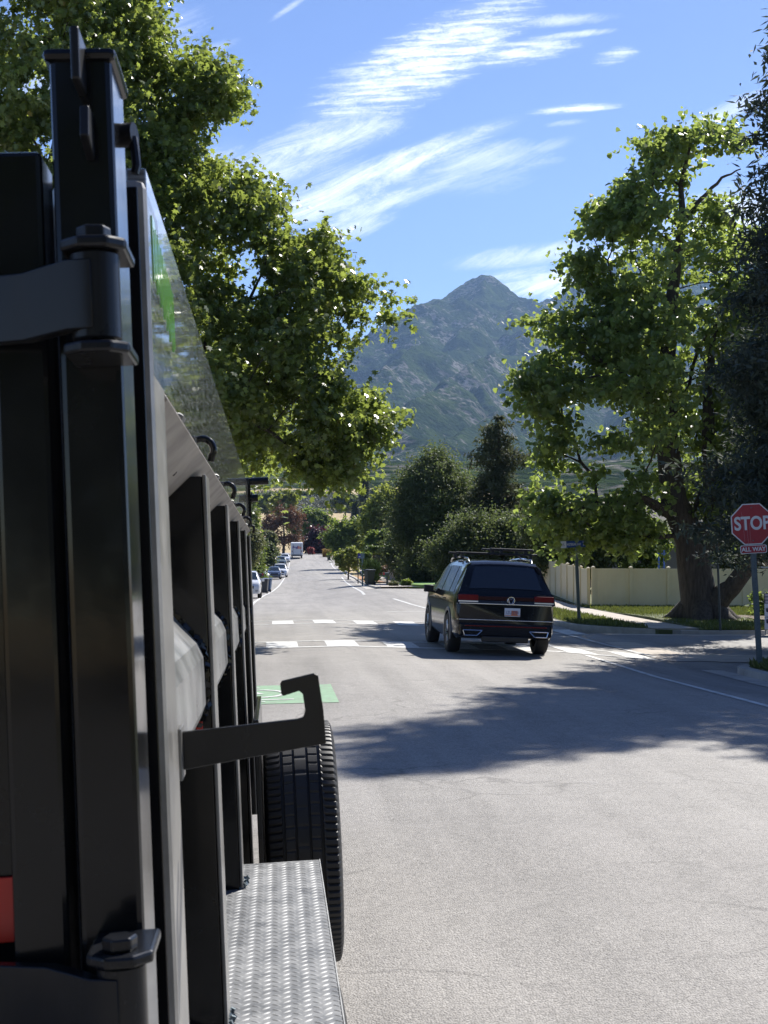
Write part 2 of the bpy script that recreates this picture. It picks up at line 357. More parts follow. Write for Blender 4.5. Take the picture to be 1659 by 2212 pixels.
# kerb and grass at the near corner
def arcx(y): return 8.42+max(0, (y-24.0))**2*.45
strip('kerb', frange(-20, 25.6, .3), arcx, lambda y: arcx(y)+.22, CONC, .13, nx=2, thick=.3)
strip('corner_lawn', frange(-20, 25.6, .3), lambda y: arcx(y)+.22, 40, GRASS, .14, dx=.8, thick=.3, kind='structure')
strip('kerb', [25.6, 25.85], lambda y: arcx(25.6)+.1, 40, CONC, .13, dx=.8, thick=.3)
# far corner lawn, pavement, kerb
def lx(y): return 8.9+max(0, 41.5-y)**2*.18
strip('kerb', frange(37.7, 72, .4), lambda y: lx(y), lambda y: lx(y)+.25, CONC, .11, nx=2, thick=.3)
strip('kerb', [37.62, 37.85], lambda y: lx(37.7), 60, CONC, .11, dx=.8, thick=.3)
strip('lawn', frange(37.85, 72, .45), lambda y: lx(y)+.25, 10.9, GRASS, .115, dx=.4, thick=.3)
strip('pavement', frange(38.6, 75, .5), 10.9, 12.3, CONC2, .125, dx=.4, thick=.3)
strip('lawn', frange(38.2, 54.6, .45), 12.3, 40, GRASS, .12, dx=.5, thick=.3, extra=lambda X, Y: .10*np.exp(-((X-14.0)**2+(Y-44)**2)/9)+.03*fbm(X*1.3, Y*1.3, 3))
strip('bare_soil', frange(38.4, 44.5, .45), 15.3, 22, DIRT, .17, dx=.5, extra=lambda X, Y: .08*fbm(X*1.7, Y*1.7, 3, 9))
strip('back_garden', frange(54.6, 110, 2), 12.8, 70, GRASS, .05, dx=4)
# verges beyond the junction
strip('kerb', frange(77, 340, 3), rcurb, lambda y: rcurb(y)+.3, CONC, .12, nx=2, thick=.3)
strip('verge', frange(77, 113, 3), lambda y: rcurb(y)+.3, lambda y: rcurb(y)+2.6, CONC2, .10, nx=3)
strip('mulch_bed', frange(116, 160, 2), lambda y: rcurb(y)+.3, lambda y: rcurb(y)+2.0, MULCH, .16, nx=4)
strip('driveway', frange(98, 150, 3), lambda y: rcurb(y)+2.0, lambda y: rcurb(y)+9, CONC2, .14, nx=5)
strip('pavement', frange(113, 335, 3), lambda y: rcurb(y)+2.0, lambda y: rcurb(y)+3.6, CONC2, .14, nx=3)
LAWNB = nmat('bright_lawn', [(.25,(.10,.20,.03)),(.6,(.16,.30,.05))], 4, 6, .9)
strip('lawn', frange(80, 104, 2), 9.6, 15.5, LAWNB, .12, nx=8, thick=.2, extra=lambda X, Y: (Y-80)*.006)
strip('garden_bed', frange(118, 152, 2), lambda y: rcurb(y)+3.7, lambda y: rcurb(y)+9.5, nmat('gravel_bed', [(.3,(.20,.16,.12)),(.7,(.42,.35,.28))], 3, 9, .95, .6, 20, .03), .3, nx=6, thick=1.4, extra=lambda X, Y: np.clip((Y-118)/10, 0, 1)*1.0)
strip('lawn', frange(150, 178, 2), lambda y: rcurb(y)+3.6, lambda y: rcurb(y)+14, LAWNB, .5, nx=8, thick=.4)
strip('kerb', frange(95, 340, 3), lambda y: leftline(y)-2.85, lambda y: leftline(y)-2.6, CONC, .13, nx=2, thick=.3)
strip('lawn', frange(62, 340, 3), -110, lambda y: leftline(y)-4.2, GRASS, .10, nx=24)
strip('pavement', frange(62, 340, 3), lambda y: leftline(y)-4.2, lambda y: leftline(y)-2.85, CONC, .09, nx=3)

# ---- painted markings (kept as sheets a few mm above the asphalt)
def mark(name, ys, xl, xr, m=PAINT, dz=.006, dx=.3):
    return strip(name, ys, xl, xr, m, dz, dx=dx)
mark('edge_line', frange(-15, 27.2, .5), 6.22, 6.35, PAINT)
mark('edge_line', frange(29.6, 33.5, .5), 6.1, 6.22, PAINTO)
mark('edge_line', frange(50, 60, .8), lambda y: float(np.interp(y, [50,60], [5.62,5.25])), lambda y: float(np.interp(y, [50,60], [5.74,5.37])), PAINT)
mark('edge_line', frange(67, 165, 2), lambda y: float(np.interp(y, [67,165], [4.5,8.4])), lambda y: float(np.interp(y, [67,165], [4.63,8.56])), PAINT, .012)
mark('edge_line', frange(205, 262, 2), lambda y: float(np.interp(y, [205,262], [9.8,11.0])), lambda y: float(np.interp(y, [205,262], [9.95,11.15])), PAINT, .014)
mark('edge_line', frange(52, 300, 2), leftline, lambda y: leftline(y)+.15, PAINT, .014)
mark('edge_line', frange(47.2, 47.5, .15), 4.0, 6.6, PAINTO)
for (y0, y1) in ((27.35, 27.6), (29.25, 29.45)): mark('crosswalk_line', [y0, (y0+y1)/2, y1], -14, 8.3, PAINT, .007)
for (y0, y1) in ((37.0, 37.2), (39.3, 39.5)): mark('crosswalk_line', [y0, (y0+y1)/2, y1], -14, 8.7, PAINT, .007)
for i in range(-9, 8):
    mark('crosswalk_block', frange(27.6, 29.25, .41), lambda y: -.10+1.23*i, lambda y: .55+1.23*i, PAINT if i != 2 else PAINT, .006, .2)
for i in range(-9, 8):
    mark('crosswalk_block', frange(37.2, 39.3, .42), lambda y: .03+1.15*i, lambda y: .62+1.15*i, PAINT, .006, .2)
mark('crosswalk_line', frange(28.3, 36.9, .5), lambda y: 8.0, lambda y: 8.14, PAINTO, .014, .1)
mark('bike_box', frange(16.9, 19.35, .35), -3.2, .84, GPAINT, .005)
def road_poly(name, pts, m, dz):
    mb = MB(); mb.add([(x, y, zgf(x, y)+dz) for x, y in pts], [tuple(range(len(pts)))]); return tag(mb.build(name, m, recalc=False), kind='structure')
def stroke(a, b, wd=.07):
    a = Vector(a); b = Vector(b); d = (b-a).normalized()*wd/2; n = Vector((-d.y, d.x)); return [a-n-d, b-n+d, b+n+d, a+n-d]
bk = MB()
def st(a, b, wd=.07):
    q = stroke(a, b, wd); bk.add([(p.x, p.y, zgf(p.x, p.y)+.011) for p in q], [(0,1,2,3)])
for cx in (-.15, -1.35):       # cycle symbol lying across the box
    for k in range(14):
        a0, a1 = 2*math.pi*k/14, 2*math.pi*(k+1)/14
        st((cx+.33*math.cos(a0), 18.15+.50*math.sin(a0)), (cx+.33*math.cos(a1), 18.15+.50*math.sin(a1)), .08)
for a, b in (((-.15,18.15),(-.45,18.85)),((-.45,18.85),(-1.1,18.8)),((-1.1,18.8),(-.75,18.15)),((-.75,18.15),(-.45,18.85)),((-1.1,18.8),(-1.35,18.15)),((-1.35,18.15),(-.75,18.15)),((-.2,18.95),(-.55,19.0)),((-1.15,18.98),(-1.0,18.98))): st(a, b, .09)
st((-2.6,17.35),(.25,17.35),.08); st((-2.6,17.12),(-.1,17.12),.06)
tag(bk.build('cycle_symbol', PAINT, recalc=False), kind='structure')

# ================================================================== MOUNTAINS
px = np.linspace(-900, 2700, 1100); rr = np.geomspace(600, 7000, 620)
PX, RR_ = np.meshgrid(px, rr)
AZ = np.arctan((PX-CXP)/F)+YAW
MX = np.sin(AZ)*RR_; MY = np.cos(AZ)*RR_
base = np.interp(RR_, [600,700,820,1000,1500,7000], [10,21,37,60,95,420])
RIDGES = [
 [(1055,589,5600),(1000,611,5600),(960,640,5700),(800,760,6200),(400,860,6800),(-900,950,7000)],
 [(1055,589,5600),(1100,625,5650),(1130,645,5700),(1175,650,5800),(1210,641,5900),(1245,616,5900),(1300,575,5900),(1400,540,5800),(1659,540,5600),(2300,620,5200),(2700,700,5000)],
 [(1055,600,5500),(1000,668,5000),(965,648,4900),(935,646,4800),(905,655,4750),(870,672,4650),(800,716,4500),(745,762,4350),(640,830,4100),(500,900,3900),(300,960,3700),(-300,1020,3500)],
 [(1055,600,5500),(1070,654,5000),(1036,680,4800),(1009,724,4500),(950,745,4200),(900,760,3900),(850,790,3600),(795,826,3300),(720,880,3000),(640,950,2700),(500,1020,2300)],
 [(1070,654,5000),(1110,720,4500),(1100,790,3900),(1060,805,3600),(1000,830,3300),(920,870,2900),(866,905,2600),(815,975,2200),(790,1035,1900)],
 [(1100,790,3900),(1104,860,3300),(1060,930,2800),(1010,990,2300),(960,1045,1800)],
 [(1130,645,5700),(1180,720,5000),(1190,800,4400),(1180,880,3700),(1140,930,3100)],
 [(1245,616,5900),(1300,700,5000),(1280,800,4200),(1220,900,3400),(1150,950,2700),(1110,985,2200),(1080,1045,1700)],
 [(1500,560,5700),(1500,750,4300),(1420,880,3300),(1380,980,2500),(1350,1050,1900)],
 [(1800,560,5500),(1900,750,4300),(1800,880,3300),(1700,1000,2500)],
 [(640,950,2700),(700,1010,2100),(770,1050,1600)], [(866,905,2600),(900,980,2100),(870,1040,1600)], [(935,646,4800),(900,720,4450),(840,760,4100)],
]
def _w(x, y, r_):
    a = math.atan((x-CXP)/F)+YAW; return (math.sin(a)*r_, math.cos(a)*r_, CZ+(HORIZ-y)/F*r_)
wx = MX+(fbm(MX/420, MY/420, 5, 40)-.5)*270; wy = MY+(fbm(MX/420, MY/420, 5, 50)-.5)*270
H = base.copy()
for rg_l in RIDGES:
    W_ = [_w(*p) for p in rg_l]
    for (ax, ay, az), (bx_, by_, bz) in zip(W_[:-1], W_[1:]):
        vx, vy = bx_-ax, by_-ay; t_ = np.clip(((wx-ax)*vx+(wy-ay)*vy)/(vx*vx+vy*vy), 0, 1)
        dd_ = np.hypot(wx-ax-t_*vx, wy-ay-t_*vy); H = np.maximum(H, az+(bz-az)*t_-dd_*.68)
lift = np.clip((H-base)/300, 0, 1)
# gullies and spurs running down the faces, then fine relief
gul = fbm(PX/46+RR_/900, RR_/700, 5, 3, True); fine_ = fbm(MX/90, MY/90, 6, 8, True); f2_ = fbm(MX/28, MY/28, 4, 30)
g2_ = fbm(MX/260, MY/260, 5, 60, True)
H = H - (1-g2_)*92*lift + (fine_-.5)*26*lift + (f2_-.5)*13*np.clip(lift+.12, 0, 1) + 40*lift
edge = np.clip((RR_-640)/160, 0, 1); H = H+(fbm(MX/40, MY/40, 5)-.5)*9*edge - (1-edge)*6
# bring the skyline back to the outline of the real one
sk = [(-900,232),(400,330),(560,320),(640,352),(745,420),(800,466),(870,510),(905,527),(935,536),(960,540),(1000,571),(1030,586),(1055,593),(1085,570),(1100,557),(1130,538),(1160,530),(1175,533),(1210,541),(1245,566),(1300,607),(1400,642),(1659,642),(2300,562),(2700,482)]; need = np.interp(px, *zip(*sk))
elev = (H-CZ)/RR_*F; top = elev.max(0); top = np.convolve(np.pad(top, 2, 'edge'), np.ones(5)/5, 'valid')
corr = need/top; corr = np.convolve(np.pad(corr, 4, 'edge'), np.ones(9)/9, 'valid'); H = np.where(RR_ > 1500, H*(1+(corr[None]-1)*np.clip((RR_-1500)/2200, 0, 1)), H)
def mountain_mat():
    m = mat('mountain', (0,0,0), .95, spec=0.0); t = m.node_tree; b = t.nodes['Principled BSDF']; l = t.links.new
    g = t.nodes.new('ShaderNodeNewGeometry'); tcn = t.nodes.new('ShaderNodeTexCoord')
    def noi(s, d, r=.6):
        n = t.nodes.new('ShaderNodeTexNoise'); n.inputs['Scale'].default_value = s; n.inputs['Detail'].default_value = d; n.inputs['Roughness'].default_value = r
        l(tcn.outputs['Object'], n.inputs['Vector']); return n.outputs[0]
    def mth(op, a, c, clamp=False):
        n = t.nodes.new('ShaderNodeMath'); n.operation = op; n.use_clamp = clamp
        for i, v in enumerate((a, c)):
            if isinstance(v, (int, float)): n.inputs[i].default_value = v
            else: l(v, n.inputs[i])
        return n.outputs[0]
    v = t.nodes.new('ShaderNodeTexVoronoi'); v.inputs['Scale'].default_value = .085; l(tcn.outputs['Object'], v.inputs['Vector'])
    v2 = t.nodes.new('ShaderNodeTexVoronoi'); v2.inputs['Scale'].default_value = .045; l(tcn.outputs['Object'], v2.inputs['Vector'])
    shr = mth('SUBTRACT', mth('ADD', mth('MULTIPLY', noi(.004, 7, .65), 1.5), mth('MULTIPLY', noi(.03, 5, .7), .9)), mth('ADD', mth('MULTIPLY', v.outputs['Distance'], .45), mth('MULTIPLY', v2.outputs['Distance'], .2)))
    f = mth('MULTIPLY', mth('SUBTRACT', shr, .61), 5, True)
    r1 = t.nodes.new('ShaderNodeValToRGB'); l(noi(.02, 6, .7), r1.inputs[0]); e = r1.color_ramp.elements
    e[0].position = .35; e[0].color = (.07,.068,.055,1); e[1].position = .68; e[1].color = (.26,.245,.225,1)
    r2 = t.nodes.new('ShaderNodeValToRGB'); l(noi(.012, 5, .7), r2.inputs[0]); e = r2.color_ramp.elements
    e[0].position = .35; e[0].color = (.012,.022,.010,1); e[1].position = .65; e[1].color = (.055,.080,.022,1)
    mx = t.nodes.new('ShaderNodeMix'); mx.data_type = 'RGBA'; l(f, mx.inputs[0]); l(r1.outputs[0], mx.inputs[6]); l(r2.outputs[0], mx.inputs[7]); l(mx.outputs[2], b.inputs['Base Color'])
    bp = t.nodes.new('ShaderNodeBump'); bp.inputs['Strength'].default_value = 1; bp.inputs['Distance'].default_value = 6
    hh = mth('ADD', mth('MULTIPLY', v.outputs['Distance'], -.8), mth('MULTIPLY', noi(.05, 6, .75), 1.4)); l(hh, bp.inputs['Height']); l(bp.outputs[0], b.inputs['Normal'])
    return m
tag(gridmesh('mountain', MX, MY, H, mountain_mat()), kind='structure')
HAZE = True
if HAZE:
    hz = MB(); hz.b2((-7000, -130, -40), (7600, 7400, 1900)); ho = hz.build('haze', mat('haze_air', (1,1,1)))
    hm_ = ho.data.materials[0].node_tree; hm_.nodes.remove(hm_.nodes['Principled BSDF'])
    pv = hm_.nodes.new('ShaderNodeVolumePrincipled'); pv.inputs['Color'].default_value = (.38,.60,1,1); pv.inputs['Density'].default_value = HD = 5.5e-5; pv.inputs['Anisotropy'].default_value = .2
    hm_.links.new(pv.outputs[0], hm_.nodes['Material Output'].inputs['Volume']); tag(ho, kind='stuff')
# ================================================================== DUMP TRUCK (black steel body close on the left)
PAINTB = nmat('black_gloss_paint', [(.3,(.004,.0045,.006)),(.7,(.010,.0105,.012))], 4, 8, .16, .10, 9, .006, roughvar=.07, coat=.12, coatr=.05, spec=.3)
PAINTD = nmat('black_dusty_paint', [(.25,(.004,.005,.0075)),(.75,(.015,.016,.019))], 3, 9, .24, .15, 45, .003, roughvar=.1, stretch=(1,1,.4), coat=.06, coatr=.2, spec=.3)
PAINTR = nmat('black_sheen_edge', [(.3,(.09,.088,.082)),(.7,(.27,.26,.24))], 5, 9, .38, .2, 60, .003, roughvar=.1, coat=.3, coatr=.25)  # sun and sky sheen on black steel, with dust, put into the colour
def panel_paint():
    m = mat('scratched_gloss_panel', (.012,.013,.015), .10, coat=.8, coatr=.03, spec=.9); t = m.node_tree; b = t.nodes['Principled BSDF']; l = t.links.new
    tcn = t.nodes.new('ShaderNodeTexCoord'); mp = t.nodes.new('ShaderNodeMapping'); mp.inputs['Scale'].default_value = (1, 1.5, 18); l(tcn.outputs['Object'], mp.inputs[0])
    n = t.nodes.new('ShaderNodeTexNoise'); n.inputs['Scale'].default_value = 6; n.inputs['Detail'].default_value = 9; n.inputs['Roughness'].default_value = .75; l(mp.outputs[0], n.inputs['Vector'])
    r = t.nodes.new('ShaderNodeValToRGB'); e = r.color_ramp.elements; e[0].position = .40; e[0].color = (.02,.022,.024,1); e[1].position = .66; e[1].color = (.36,.37,.37,1); l(n.outputs[0], r.inputs[0]); l(r.outputs[0], b.inputs['Base Color'])
    mr = t.nodes.new('ShaderNodeMapRange'); l(n.outputs[0], mr.inputs[0]); mr.inputs[1].default_value = .4; mr.inputs[2].default_value = .7; mr.inputs[3].default_value = .06; mr.inputs[4].default_value = .35; l(mr.outputs[0], b.inputs['Roughness'])
    bp = t.nodes.new('ShaderNodeBump'); bp.inputs['Strength'].default_value = .12; bp.inputs['Distance'].default_value = .01
    n3 = t.nodes.new('ShaderNodeTexNoise'); n3.inputs['Scale'].default_value = 1.6; n3.inputs['Detail'].default_value = 2; l(tcn.outputs['Object'], n3.inputs['Vector']); l(n3.outputs[0], bp.inputs['Height']); l(bp.outputs[0], b.inputs['Normal']); l(bp.outputs[0], b.inputs['Coat Normal'])
    return m
PANEL = panel_paint()
RED = mat('red_reflector', (.55,.02,.015), .3); LGREEN = mat('lime_vinyl', (.26,.62,.14), .2, coat=1)
PLATE = nmat('tread_plate', [(.3,(.13,.135,.14)),(.7,(.25,.255,.26))], 14, 8, .58, .25, 90, .002, metal=.5, roughvar=.1)
fT = (FW + RT*((596-CXP)/F) + UP*((CYP-1235)/F)).normalized()
rT = fT.cross(Vector((0,0,1))).normalized(); uT = rT.cross(fT).normalized()
LEAN = R(2.55); r2 = rT*math.cos(LEAN)+uT*math.sin(LEAN); u2 = uT*math.cos(LEAN)-rT*math.sin(LEAN)
FR = Matrix((r2, fT, u2)).transposed().to_4x4(); FR.translation = CAM
troot = bpy.data.objects.new('dump_truck', None); col.objects.link(troot)
troot.matrix_world = FR @ Matrix.Translation((0, 6, -1.72))
tag(troot, 'black steel dump truck with ribbed side, bolted rear gate hinges and tread plate step', 'dump truck')
def T(x, y, h): return Vector((x, y-6, h+1.72))
def tb(name, a, b, m=PAINTB, parent=troot, bevel=.004):
    mb = MB(); mb.b2(T(*a), T(*b)); return mb.build(name, m, parent, bevel=bevel)
# body shell and rear gate
g = MB(); g.b2(T(-2.7, 2.02, -1.02), T(-.33, 9.3, .56)); g.build('dump_body', PAINTD, troot)
g = MB(); g.b2(T(-2.45, 1.76, -1.25), T(-.30, 1.80, .535)); gate = g.build('rear_gate', PAINTB, troot, bevel=.004)
g = MB(); g.b2(T(-.335, 1.70, -1.3), T(-.268, 1.79, .535))
g.b2(T(-1.2, 1.715, -1.3), T(-.34, 1.758, -1.1)); g.build('gate_frame', PAINTB, gate, bevel=.007)
tb('reflector', (-.40, 1.752, -.445), (-.338, 1.758, -.365), RED, gate, .001)
g = MB(); g.b2(T(-.255, 1.70, -1.35), T(-.178, 1.84, .66)); g.b2(T(-.262, 1.692, .645), T(-.171, 1.848, .662))
post = g.build('gate_post', [PAINTB], troot, bevel=.008)
g = MB(); g.b2(T(-.220, 1.64, .602), T(-.209, 1.71, .668)); g.build('chain_tab', PAINTD, post, bevel=.003)
g = MB(); g.prism([T(-.213, 1.70, .580), T(-.213, 1.655, .575), T(-.213, 1.645, .535), T(-.213, 1.70, .52)], (.011, 0, 0)); g.build('chain_tab', PAINTD, post, bevel=.002)
g = MB(); g.tube([T(-.178, 1.79, .580), T(-.160, 1.785, .580)], .016, 12); g.tube([T(-.162, 1.785, .575), T(-.160, 1.78, .56), T(-.158, 1.775, .535), T(-.161, 1.775, .525)], .006, 8); g.build('latch', PAINTD, post, True)
# hinges
def hinge(h0, h1, name='hinge'):
    g = MB(); c = T(-.197, 1.615, 0)
    prof = [(0.001, h0), (.026, h0), (.029, h0+.004), (.029, h1-.004), (.026, h1), (.001, h1)]
    g.lathe([(r_, h+1.72) for r_, h in prof], (c.x, c.y, 0), 'z', 24)
    # wrapping strap running left onto the gate
    zz = (h0+.012, h1-.012)
    pts = [(-.197, 1.583), (-.23, 1.592), (-.29, 1.655), (-.42, 1.70), (-.42, 1.716), (-.28, 1.672), (-.22, 1.61)]
    g.prism([T(x, y, zz[0]) for x, y in pts], (0, 0, zz[1]-zz[0]))
    hg = g.build(name, PAINTD, troot, True, bevel=.002)
    g = MB()
    g.prism([T(-.235, 1.60, h1), T(-.212, 1.578, h1), T(-.178, 1.578, h1), T(-.158, 1.60, h1), T(-.158, 1.70, h1), T(-.235, 1.70, h1)], (0, 0, .014)); g.build('hinge_lug', PAINTD, hg, bevel=.004); g = MB()
    g.prism([T(-.235, 1.60, h0-.016), T(-.212, 1.578, h0-.016), T(-.178, 1.578, h0-.016), T(-.158, 1.60, h0-.016), T(-.158, 1.70, h0-.016), T(-.235, 1.70, h0-.016)], (0, 0, .014))
    g.build('hinge_lug', PAINTD, hg, bevel=.004)
    g = MB(); g.prism([T(-.197+.021*math.cos(a), 1.612+.021*math.sin(a), h1+.014) for a in [k*math.pi/3+.2 for k in range(6)]], (0, 0, .016)); g.build('bolt', PAINTD, hg, bevel=.003)
hinge(.278, .384); hinge(-.62, -.440)
# corner post of the body
g = MB(); g.b2(T(-.30, 1.98, -1.35), T(-.165, 2.20, .58)); g.build('corner_post', PAINTR, troot, bevel=.014)
g = MB(); g.b2(T(-.27, 1.972, -1.35), T(-.176, 1.981, .565)); g.build('shaded_post_face', PAINTB, troot, bevel=.002)  # black sheet keeps the shaded rear of the paler post dark
# upper side panel with lettering
g = MB(); g.b2(T(-.195, 2.0, .292), T(-.165, 9.3, .60)); pn = g.build('side_panel', PANEL, troot, bevel=.003)
g = MB(); yy0 = 2.04
for k in range(7):                        # tall green characters, too foreshortened to read
    y0 = 2.06+k*.062; hh = .545-k*.006; lo = .445-k*.008
    for a, b in (((y0, lo), (y0+.010, hh)), ((y0+.034, lo+.01), (y0+.044, hh))): g.b2(T(-.166, a[0], a[1]), T(-.1632, b[0], b[1]))
    q = (hh+lo)/2+(.035 if k % 3 == 0 else (-.03 if k % 3 == 1 else 0)); g.b2(T(-.166, y0+.008, q), T(-.1632, y0+.036, q+.016))
g.build('lettering', LGREEN, pn)
# sloping ledge under the panel
g = MB(); g.prism([T(-.170, 2.2, .300), T(-.160, 2.2, .284), T(-.33, 2.2, .13), T(-.345, 2.2, .29)], (0, 7.1, 0)); g.build('top_rail', nmat('bounce_beige_ledge', [(.3,(.18,.16,.14)),(.7,(.42,.38,.33))], 5, 9, .6, .2, 40, .003), troot, bevel=.002)  # beige colour stands in for light bounced up from the road
RIBY = [3.41, 4.93, 6.44, 7.9, 9.2]
for i, y in enumerate(RIBY):
    hb = -1.12 if y < 5.3 else (-1.42 if i < 3 else -1.38)
    g = MB(); g.b2(T(-.34, y, hb), T(-.172, y+.15, .246)); rb = g.build('side_rib', PAINTB, troot, bevel=.005)
    g = MB(); g.b2(T(-.1725, y-.004, hb), T(-.163, y+.156, .249)); g.build('rib_edge', PAINTR, rb, bevel=.003)  # paler strip carries the sunlit sheen of the rib's outer face
    if hb > -1.2:
        w_ = MB()
        for k in range(26):
            a = random.random(); w_.box(T(-.17+random.uniform(-.005,.02), y+a*.16, hb+random.uniform(0,.012)), (.012,.012,.010), Euler((random.random()*3,random.random()*3,0)).to_matrix())
        w_.build('weld', STEEL, rb)
tb('side_marker', (-.222, 3.400, -.385), (-.195, 3.409, -.345), RED, troot, .001)
# stiffening rail between the ribs, with weld beads
prof = [(-.34,-.02),(-.262,-.09),(-.20,-.165),(-.186,-.20),(-.184,-.315),(-.196,-.345),(-.24,-.415),(-.34,-.52)]
ends = [2.2]+[y+.156 for y in RIBY[:-1]]
RAILM = nmat('sheen_grey_rail', [(.3,(.11,.112,.112)),(.7,(.30,.30,.29))], 6, 9, .35, .3, 40, .003, roughvar=.1, coat=.4, coatr=.2)  # silvery sky reflection on the black steel, put into the rail colour
for a, b in zip(ends, RIBY):
    g = MB(); g.prism([T(x, a, h) for x, h in prof], (0, b-a, 0)); rl = g.build('side_rail', RAILM, troot, False, bevel=.006)
    g = MB()
    for k in range(38):
        t_ = k/37*(len(prof)-1); i = min(int(t_), len(prof)-2); f_ = t_-i
        x = prof[i][0]*(1-f_)+prof[i+1][0]*f_; h = prof[i][1]*(1-f_)+prof[i+1][1]*f_
        g.box(T(x+.003, b-.006, h), (.014,.02,.011), Euler((random.random()*3, random.random()*3, random.random())).to_matrix())
    g.build('weld', PAINTB, rl, True)
# tarp hooks
for y in (3.10, 4.68, 6.15, 7.6, 8.9):
    g = MB(); n = Vector((.058, 0, .060)); 
    g.prism([T(-.236, y, .238), T(-.222, y, .226), T(-.170, y, .284), T(-.184, y, .297)], (0, .02, 0))
    arc = [T(-.178, y+.01, .290)]+[T(-.155+.026*math.cos(a), y+.01, .283+.026*math.sin(a)) for a in [math.pi*(.72-.1*k) for k in range(10)]]+[T(-.137, y+.01, .256)]
    g.tube(arc, .0085, 8); g.build('tarp_hook', PAINTB, troot, True, bevel=.002)
    g = MB(); g.box(T(-.165, y-.55, .292), (.014,.06,.014), Euler((0,.6,0)).to_matrix()); g.build('cleat', PAINTR, troot, bevel=.003)
# tread plate step
g = MB(); g.b2(T(-.36, 2.0, -1.132), T(.122, 5.35, -1.1205)); g.b2(T(.117, 2.0, -1.19), T(.1235, 5.35, -1.118)); step = g.build('step', PLATE, troot, bevel=.004)
g = MB(); row = 0; y = 2.9
while y < 5.33:
    for c in range(18):
        x = -.335+c*.0262
        if x > .112: continue
        ang = .72 if c % 2 == 0 else -.72; yo = y+(.0 if c % 2 == 0 else .020); ln, wd = .0190, .0044
        d = Vector((math.cos(ang), math.sin(ang), 0)); n_ = Vector((-d.y, d.x, 0)); p = T(x, yo, -1.1205)
        ring = [p+d*ln, p+d*ln*.45+n_*wd, p-d*ln*.45+n_*wd, p-d*ln, p-d*ln*.45-n_*wd, p+d*ln*.45-n_*wd]; tp = [p+(q-p)*.5+Vector((0,0,.0019)) for q in ring]
        g.add(ring+tp, [(6,7,8,9,10,11)]+[(i, (i+1) % 6, 6+(i+1) % 6, 6+i) for i in range(6)])
    y += .040; row += 1
g.build('tread_pattern', nmat('tread_plate_raised', [(.3,(.17,.175,.18)),(.7,(.30,.305,.31))], 14, 8, .6, metal=.5), step, True, angle=60)
# J shaped steel bracket
J = [(-.168,-.259),(-.168,-.322),(.0756,-.291),(.0735,-.235),(.067,-.176),(.060,-.173),(.006,-.183),(.003,-.188),(.004,-.205),(.008,-.208),(.034,-.201),(.040,-.206),(.043,-.234),(.039,-.245),(.030,-.2475)]
g = MB(); g.prism([T(x-.004, 2.3, h) for x, h in J], (0, .012, 0)); g.build('hook_bracket', PAINTD, troot, bevel=.0015)
tb('bracket_foot', (-.178, 2.27, -.335), (-.166, 2.34, -.25), PAINTR, troot, .002)
# wheel
def tyre(name, cx0, cx1, cy, ch, rad, parent):
    w_ = (cx1-cx0)/2; cxm = (cx0+cx1)/2; n = 420; g = MB()
    prof = [(-1.0,.62,0),(-1.02,.75,0),(-1.0,.88,0),(-.95,.955,0),(-.90,.985,1),(-.86,.992,1),(-.60,.998,1),(-.55,.999,0),(-.54,.972,0),(-.47,.972,0),(-.46,1.0,2),(-.22,1.0,2),(-.21,.972,0),(-.16,.972,0),(-.15,1.0,3),(.15,1.0,3),(.16,.972,0),(.21,.972,0),(.22,1.0,2),(.46,1.0,2),(.47,.972,0),(.54,.972,0),(.55,.999,0),(.60,.998,1),(.86,.992,1),(.90,.985,1),(.95,.955,1),(1.0,.88,0),(1.02,.75,0),(1.0,.62,0),(.9,.58,0)]
    vs = []; m = len(prof)
    for k in range(n):
        a = 2*math.pi*k/n
        for q, r_, kind_ in prof:
            rr_ = r_
            if kind_ == 1 and k % 4 == 0: rr_ -= .017
            if kind_ == 2 and (k+2) % 6 == 0: rr_ -= .008
            if kind_ == 3 and k % 10 == 0: rr_ -= .006
            tw = (abs(q)*.02 if kind_ else 0); c = T(cxm+q*w_, cy+rad*rr_*math.cos(a+tw), ch+rad*rr_*math.sin(a+tw)); vs.append(c)
    fs = [(k*m+j, ((k+1) % n)*m+j, ((k+1) % n)*m+j+1, k*m+j+1) for k in range(n) for j in range(m-1)]
    g.add(vs, fs); tw_ = g.build('wheel', nmat('tread_rubber', [(.3,(.010,.010,.011)),(.7,(.022,.021,.021))], 9, 6, .55, .2, 200, .001), parent, True, angle=28)
    g = MB(); g.lathe([(rad*.62, T(cx1-.01,0,0).x), (rad*.58, T(cx1-.015,0,0).x), (rad*.52, T(cx1-.07,0,0).x), (rad*.2, T(cx1-.06,0,0).x), (rad*.18, T(cx1-.02,0,0).x), (.001, T(cx1-.02,0,0).x)], (0, cy-6, ch+1.72), 'x', 40); g.build('rim', CHROME, tw_, True)
tyre('wheel', -.088, .222, 6.13, -1.195, .525, troot)
g = MB(); g.b2(T(-.118, 5.62, -1.40), T(-.096, 6.7, -.60)); g.build('wheel_guard', PAINTB, troot, bevel=.004)
g = MB(); g.prism([T(-.165, 5.6, -1.50), T(-.10, 5.6, -1.36), T(-.10, 5.6, -1.46), T(-.165, 5.6, -1.60)], (0, .03, 0)); g.build('brace', PAINTB, troot, bevel=.003)
g = MB(); g.b2(T(-2.2, 2.1, -1.62), T(-.40, 9.2, -1.10)); g.build('chassis', BLACK, troot)
